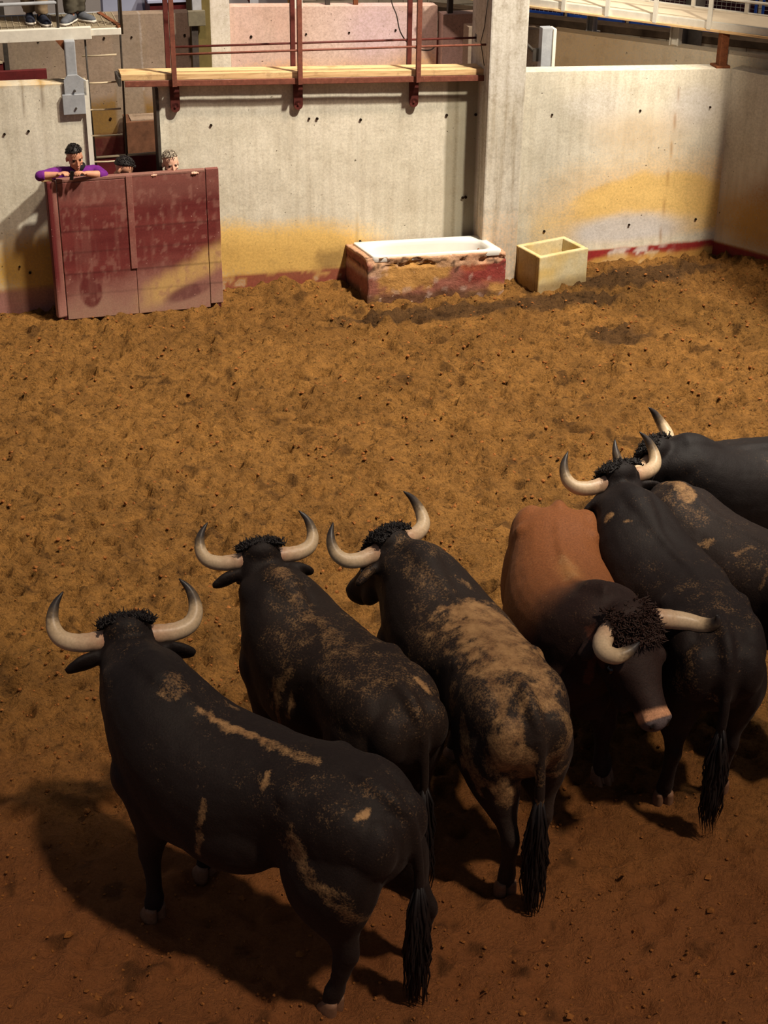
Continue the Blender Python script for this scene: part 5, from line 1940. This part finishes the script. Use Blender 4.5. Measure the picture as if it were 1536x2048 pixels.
    tr.rings([ell_ring(pel + np.array([0, 0, z_]), ax, fx, a_ + .016, b_ + .016, 20, .9) for z_, a_, b_ in ((.07, .15, .095), (0, .158, .10), (-.10, .15, .10), (-.14, .12, .08))])
    for k_ in 'lr':
        hp_, kn_, an_ = [np.array(J[n + '_' + k_], float) for n in ('hip', 'knee', 'ankle')]
        tr.tube([hp_, hp_ * .5 + kn_ * .5, kn_], [.096, .086, .070], 16)
        tr.tube([kn_, kn_ * .5 + an_ * .5, an_ + np.array([0, 0, .0])], [.070, .066, .060], 16)
    me = remesh(tr, .010, 3, off)
    v = verts(me)
    n_ = normals(me)
    set_verts(me, v + n_ * ((fbm(v[:, 0] * 9, v[:, 1] * 9, v[:, 2] * 20, 3) - .5) * .02)[:, None])
    obj_from(me, 'trousers', looks['legs'], root)
    # shoes
    for k_ in 'lr':
        an_ = np.array(J['ankle_' + k_], float)
        ty = math.radians(J.get('toe_' + k_, -90))
        d = np.array([math.cos(ty), math.sin(ty), 0])
        s_ = np.array([-d[1], d[0], 0])
        g0 = J.get('ground', 0.0)
        b = np.array([an_[0], an_[1], g0])
        up, so = MB(), MB()
        tabs = [(-.075, .020, .055), (-.06, .034, .085), (-.02, .038, .095), (.03, .040, .075), (.09, .047, .055), (.15, .044, .045), (.185, .028, .034), (.195, .012, .024)]
        up.rings([[b + d * x + s_ * w * math.cos(t) + np.array([0, 0, .02 + max(0, hh * (math.sin(t)))]) for t in np.arange(14) * 2 * math.pi / 14] for x, w, hh in tabs])
        so.rings([[b + d * x + s_ * (w + .004) * math.cos(t) + np.array([0, 0, .012 + .012 * math.copysign(min(1, abs(math.sin(t)) * 2), math.sin(t))]) for t in np.arange(14) * 2 * math.pi / 14] for x, w, hh in [(a - .003 if a < 0 else a + .004, b_, c_) for a, b_, c_ in tabs]])
        sho = up.build('shoe', looks['shoe'], root, True, off)
        so.build('sole', looks.get('sole', M['sole']), sho, True, off)
    # hair, brows, eyes
    hm = MB()
    rings = []
    n = 30
    for i in range(11):
        t = i / 10
        ring = []
        for j in range(n):
            ph = 2 * math.pi * j / n
            front = max(0, math.cos(ph))
            lim = math.radians(looks.get('hairline', 66) + 48 * max(0, -math.cos(ph)) + 22 * abs(math.sin(ph)) * (1 - front))
            th = .02 + (lim - .02) * t
            k = 1.0 + .07 * (vnoise(j * 1.7 + c[0] * 9, i * 1.3, 1.0) - .4) + (.035 if t < .95 else 0)
            ring.append(h(-.010 + .096 * k * math.sin(th) * math.cos(ph), .078 * k * math.sin(th) * math.sin(ph), .028 + (.094 * k) * math.cos(th)))
        rings.append(ring)
    inner = [h(-.008 + F_ * 0, 0, .03) for F_ in (0,)]
    last = [q * .86 + h(-.01, 0, .02) * .14 for q in rings[-1]]
    rings.append([np.array(q) for q in last])
    hm.rings(rings)
    for i in range(160):
        th, ph = random.uniform(0, math.radians(80)), random.uniform(0, 2 * math.pi)
        if math.cos(ph) > .3 and th > math.radians(60): continue
        p0 = h(-.010 + .096 * math.sin(th) * math.cos(ph), .078 * math.sin(th) * math.sin(ph), .028 + .094 * math.cos(th))
        dd = unit(p0 - c + F * .04 + np.array([random.uniform(-.05, .05) for _ in range(3)]))
        hm.tube([p0, p0 + dd * .012 + F * .006, p0 + dd * .014 + F * .016], [.005, .004, .001], 4)
    hm.build('hair', looks['hair'], root, True, off)
    for sg in (-1, 1):
        e = MB()
        e.ball(h(.066, sg * .031, -.004), (.012, .013, .007), 12, 8, 0, R)
        e.build('eye', M['eye'], root, True, off)
        b_ = MB()
        b_.tube([h(.079, sg * .013, .012), h(.083, sg * .030, .019), h(.070, sg * .048, .013)], [.004, .005, .002], 6)
        b_.build('eyebrow', looks.get('brow', M['brow']), root, True, off)
    l_ = MB()
    l_.ball(h(.086, 0, -.070), (.006, .022, .006), 12, 6, 0, R)
    l_.build('lips', M['lip'], root, True, off)
    return root


def wpx(px, py, v):
    u, z = uz(px, py, v)
    return W(u, v, z)


def stand(J, base, g0=0.0, hipz=.86, width=.11, yaw=None, toe=None):
    """legs straight below the pelvis"""
    p = J['pelvis']
    for k_, sg in (('l', 1), ('r', -1)):
        s = np.array([-math.sin(base), math.cos(base), 0]) * sg
        J['hip_' + k_] = p + s * width * .85 + np.array([0, 0, -.06])
        J['knee_' + k_] = p + s * width + np.array([0, 0, -(p[2] - g0) * .5]) + np.array([math.cos(base), math.sin(base), 0]) * .02
        J['ankle_' + k_] = np.array([p[0] + s[0] * width, p[1] + s[1] * width, g0 + .09])
        J['toe_' + k_] = math.degrees(base) if toe is None else toe
    return J


face_cam = math.degrees(WANG) - 90
# person in purple leaning over the barrier
hc = wpx(149, 314, -.20)
J = dict(head=hc, frame=head_frame(face_cam + 14, 14, 4), neck=W(.86, -.13, 1.475), pelvis=W(.88, -.10, .90), sh_l=W(1.035, -.14, 1.43), sh_r=W(.67, -.14, 1.43))
J['el_l'], J['el_r'] = wpx(206, 350, -.26), wpx(80, 352, -.30)
J['wr_l'], J['wr_r'] = wpx(171, 347, -.335), wpx(116, 349, -.34)
xw = np.array([WE[0], WE[1], 0])
yw = np.array([WN[0], WN[1], 0])
J['hand_l'] = dict(kn=wpx(158, 344, -.385), across=-yw * 1 + np.array([0, 0, .3]), thumb=1, down=(-.1, -.15, -1))
J['hand_r'] = dict(kn=wpx(128, 345, -.385), across=-yw * 1 + np.array([0, 0, .3]), thumb=1, down=(.3, -.1, -1))
J['sleeve'] = .28
stand(J, math.radians(face_cam), 0, toe=math.degrees(WANG) + (8))
make_person('person', 'person in a purple sweater leaning on the barrier with a black phone', J,
            dict(skin=M['skin_tan'], top=M['purple'], knit=True, legs=M['olive'], shoe=M['navy'], hair=M['hair'], collar=M['black_cloth'], hairline=58))
ph = MB()
pc = wpx(143.5, 351, -.41)
ph.box((-.018, -.006, -.045), (.018, .006, .045))
po = ph.build('phone', M['phone'], None, False, None, None, .004)
po.matrix_world = Matrix.Translation(pc) @ Matrix.Rotation(WANG, 4, 'Z') @ Matrix.Rotation(math.radians(8), 4, 'Y')
tag(po, 'small black phone held in the hands of the person in purple', 'phone')

# person with dark hair, only the top of the head above the barrier
hc = wpx(247, 338, -.12)
J = dict(head=hc, frame=head_frame(face_cam + 62, 32, -4), neck=W(1.27, -.10, 1.28), pelvis=W(1.25, -.05, .80), sh_l=W(1.40, -.08, 1.235), sh_r=W(1.10, -.12, 1.235))
for k_, du in (('l', .19), ('r', -.17)):
    J['el_' + k_] = W(1.25 + du, -.14, .98)
    J['wr_' + k_] = W(1.25 + du * .7, -.20, .80)
    J['hand_' + k_] = dict(kn=W(1.25 + du * .6, -.21, .73), across=xw, thumb=-1 if k_ == 'l' else 1, down=(0, -.2, -1), curl=.4)
stand(J, math.radians(face_cam + 30), 0)
make_person('person', 'dark-haired person mostly hidden behind the barrier, looking down to the right', J,
            dict(skin=M['skin_tan'], top=M['shirt_dark'], legs=M['olive'], shoe=M['navy'], hair=M['hair'], hairline=52))

# grey-haired person peering over, fingers on the top edge
hc = wpx(341, 326, -.17)
J = dict(head=hc, frame=head_frame(face_cam + 10, 8, 3), neck=W(1.73, -.14, 1.30), pelvis=W(1.74, -.12, .80), sh_l=W(1.90, -.13, 1.25), sh_r=W(1.56, -.13, 1.25))
J['el_l'], J['el_r'] = W(1.99, -.17, 1.08), W(1.50, -.17, 1.08)
J['wr_l'], J['wr_r'] = wpx(389, 362, -.24), wpx(311, 366, -.24)
J['hand_l'] = dict(kn=wpx(390, 344, -.275), across=xw, thumb=-1, down=(0, -.6, -1), curl=.9)
J['hand_r'] = dict(kn=wpx(310, 348, -.275), across=xw, thumb=1, down=(0, -.6, -1), curl=.9)
stand(J, math.radians(face_cam), 0, toe=math.degrees(WANG) + (8))
make_person('person', 'grey-haired person peering over the barrier, fingers on its top edge', J,
            dict(skin=M['skin_pale'], top=M['shirt_dark'], legs=M['khaki'], shoe=M['navy'], hair=M['hair_grey'], hairline=50, brow=M['hair_grey']))


def platform_person(pxs, toes, vv, looks, label, lean=0.0):
    g0 = 2.742
    A1, A2 = [np.array([*G(px, py, g0)[:2], g0 + .09]) for px, py in pxs]
    mid_ = (A1 + A2) / 2
    b = math.radians(face_cam)
    up = np.array([0, 0, 1.0])
    p = mid_ + up * .78 + np.array([lean, 0, 0])
    J = dict(ground=g0, pelvis=p, head=p + up * .72, frame=head_frame(face_cam, 20), neck=p + up * .56, voxel=.009,
             sh_l=p + up * .50 + xw * .18, sh_r=p + up * .50 - xw * .18, el_l=p + up * .24 + xw * .24, el_r=p + up * .24 - xw * .24,
             wr_l=p + up * .02 + xw * .22 - yw * .10, wr_r=p + up * .02 - xw * .22 - yw * .10)
    for k_ in 'lr':
        sg = 1 if k_ == 'l' else -1
        J['hand_' + k_] = dict(kn=J['wr_' + k_] + np.array([0, 0, -.08]) - yw * .02, across=yw, thumb=-1, down=(0, 0, -1), curl=.4)
        a = A2 if k_ == 'l' else A1
        J['ankle_' + k_] = a
        J['hip_' + k_] = p + xw * sg * .09 - up * .05
        J['knee_' + k_] = (a + J['hip_' + k_]) / 2 - yw * .03
    J['toe_r'], J['toe_l'] = toes
    make_person('person', label, J, looks)


platform_person([(60, 42), (85, 46)], (-75, -62), 0, dict(skin=M['skin_tan'], top=M['black_cloth'], legs=M['khaki'], shoe=M['navy'], hair=M['hair']),
                'person in khaki trousers and dark shoes standing on the grating platform')
platform_person([(143, 44), (160, 40)], (-105, -35), 0, dict(skin=M['skin_tan'], top=M['black_cloth'], legs=M['olive'], shoe=M['grey_shoe'], hair=M['hair']),
                'person in dark trousers and grey shoes standing on the grating platform')
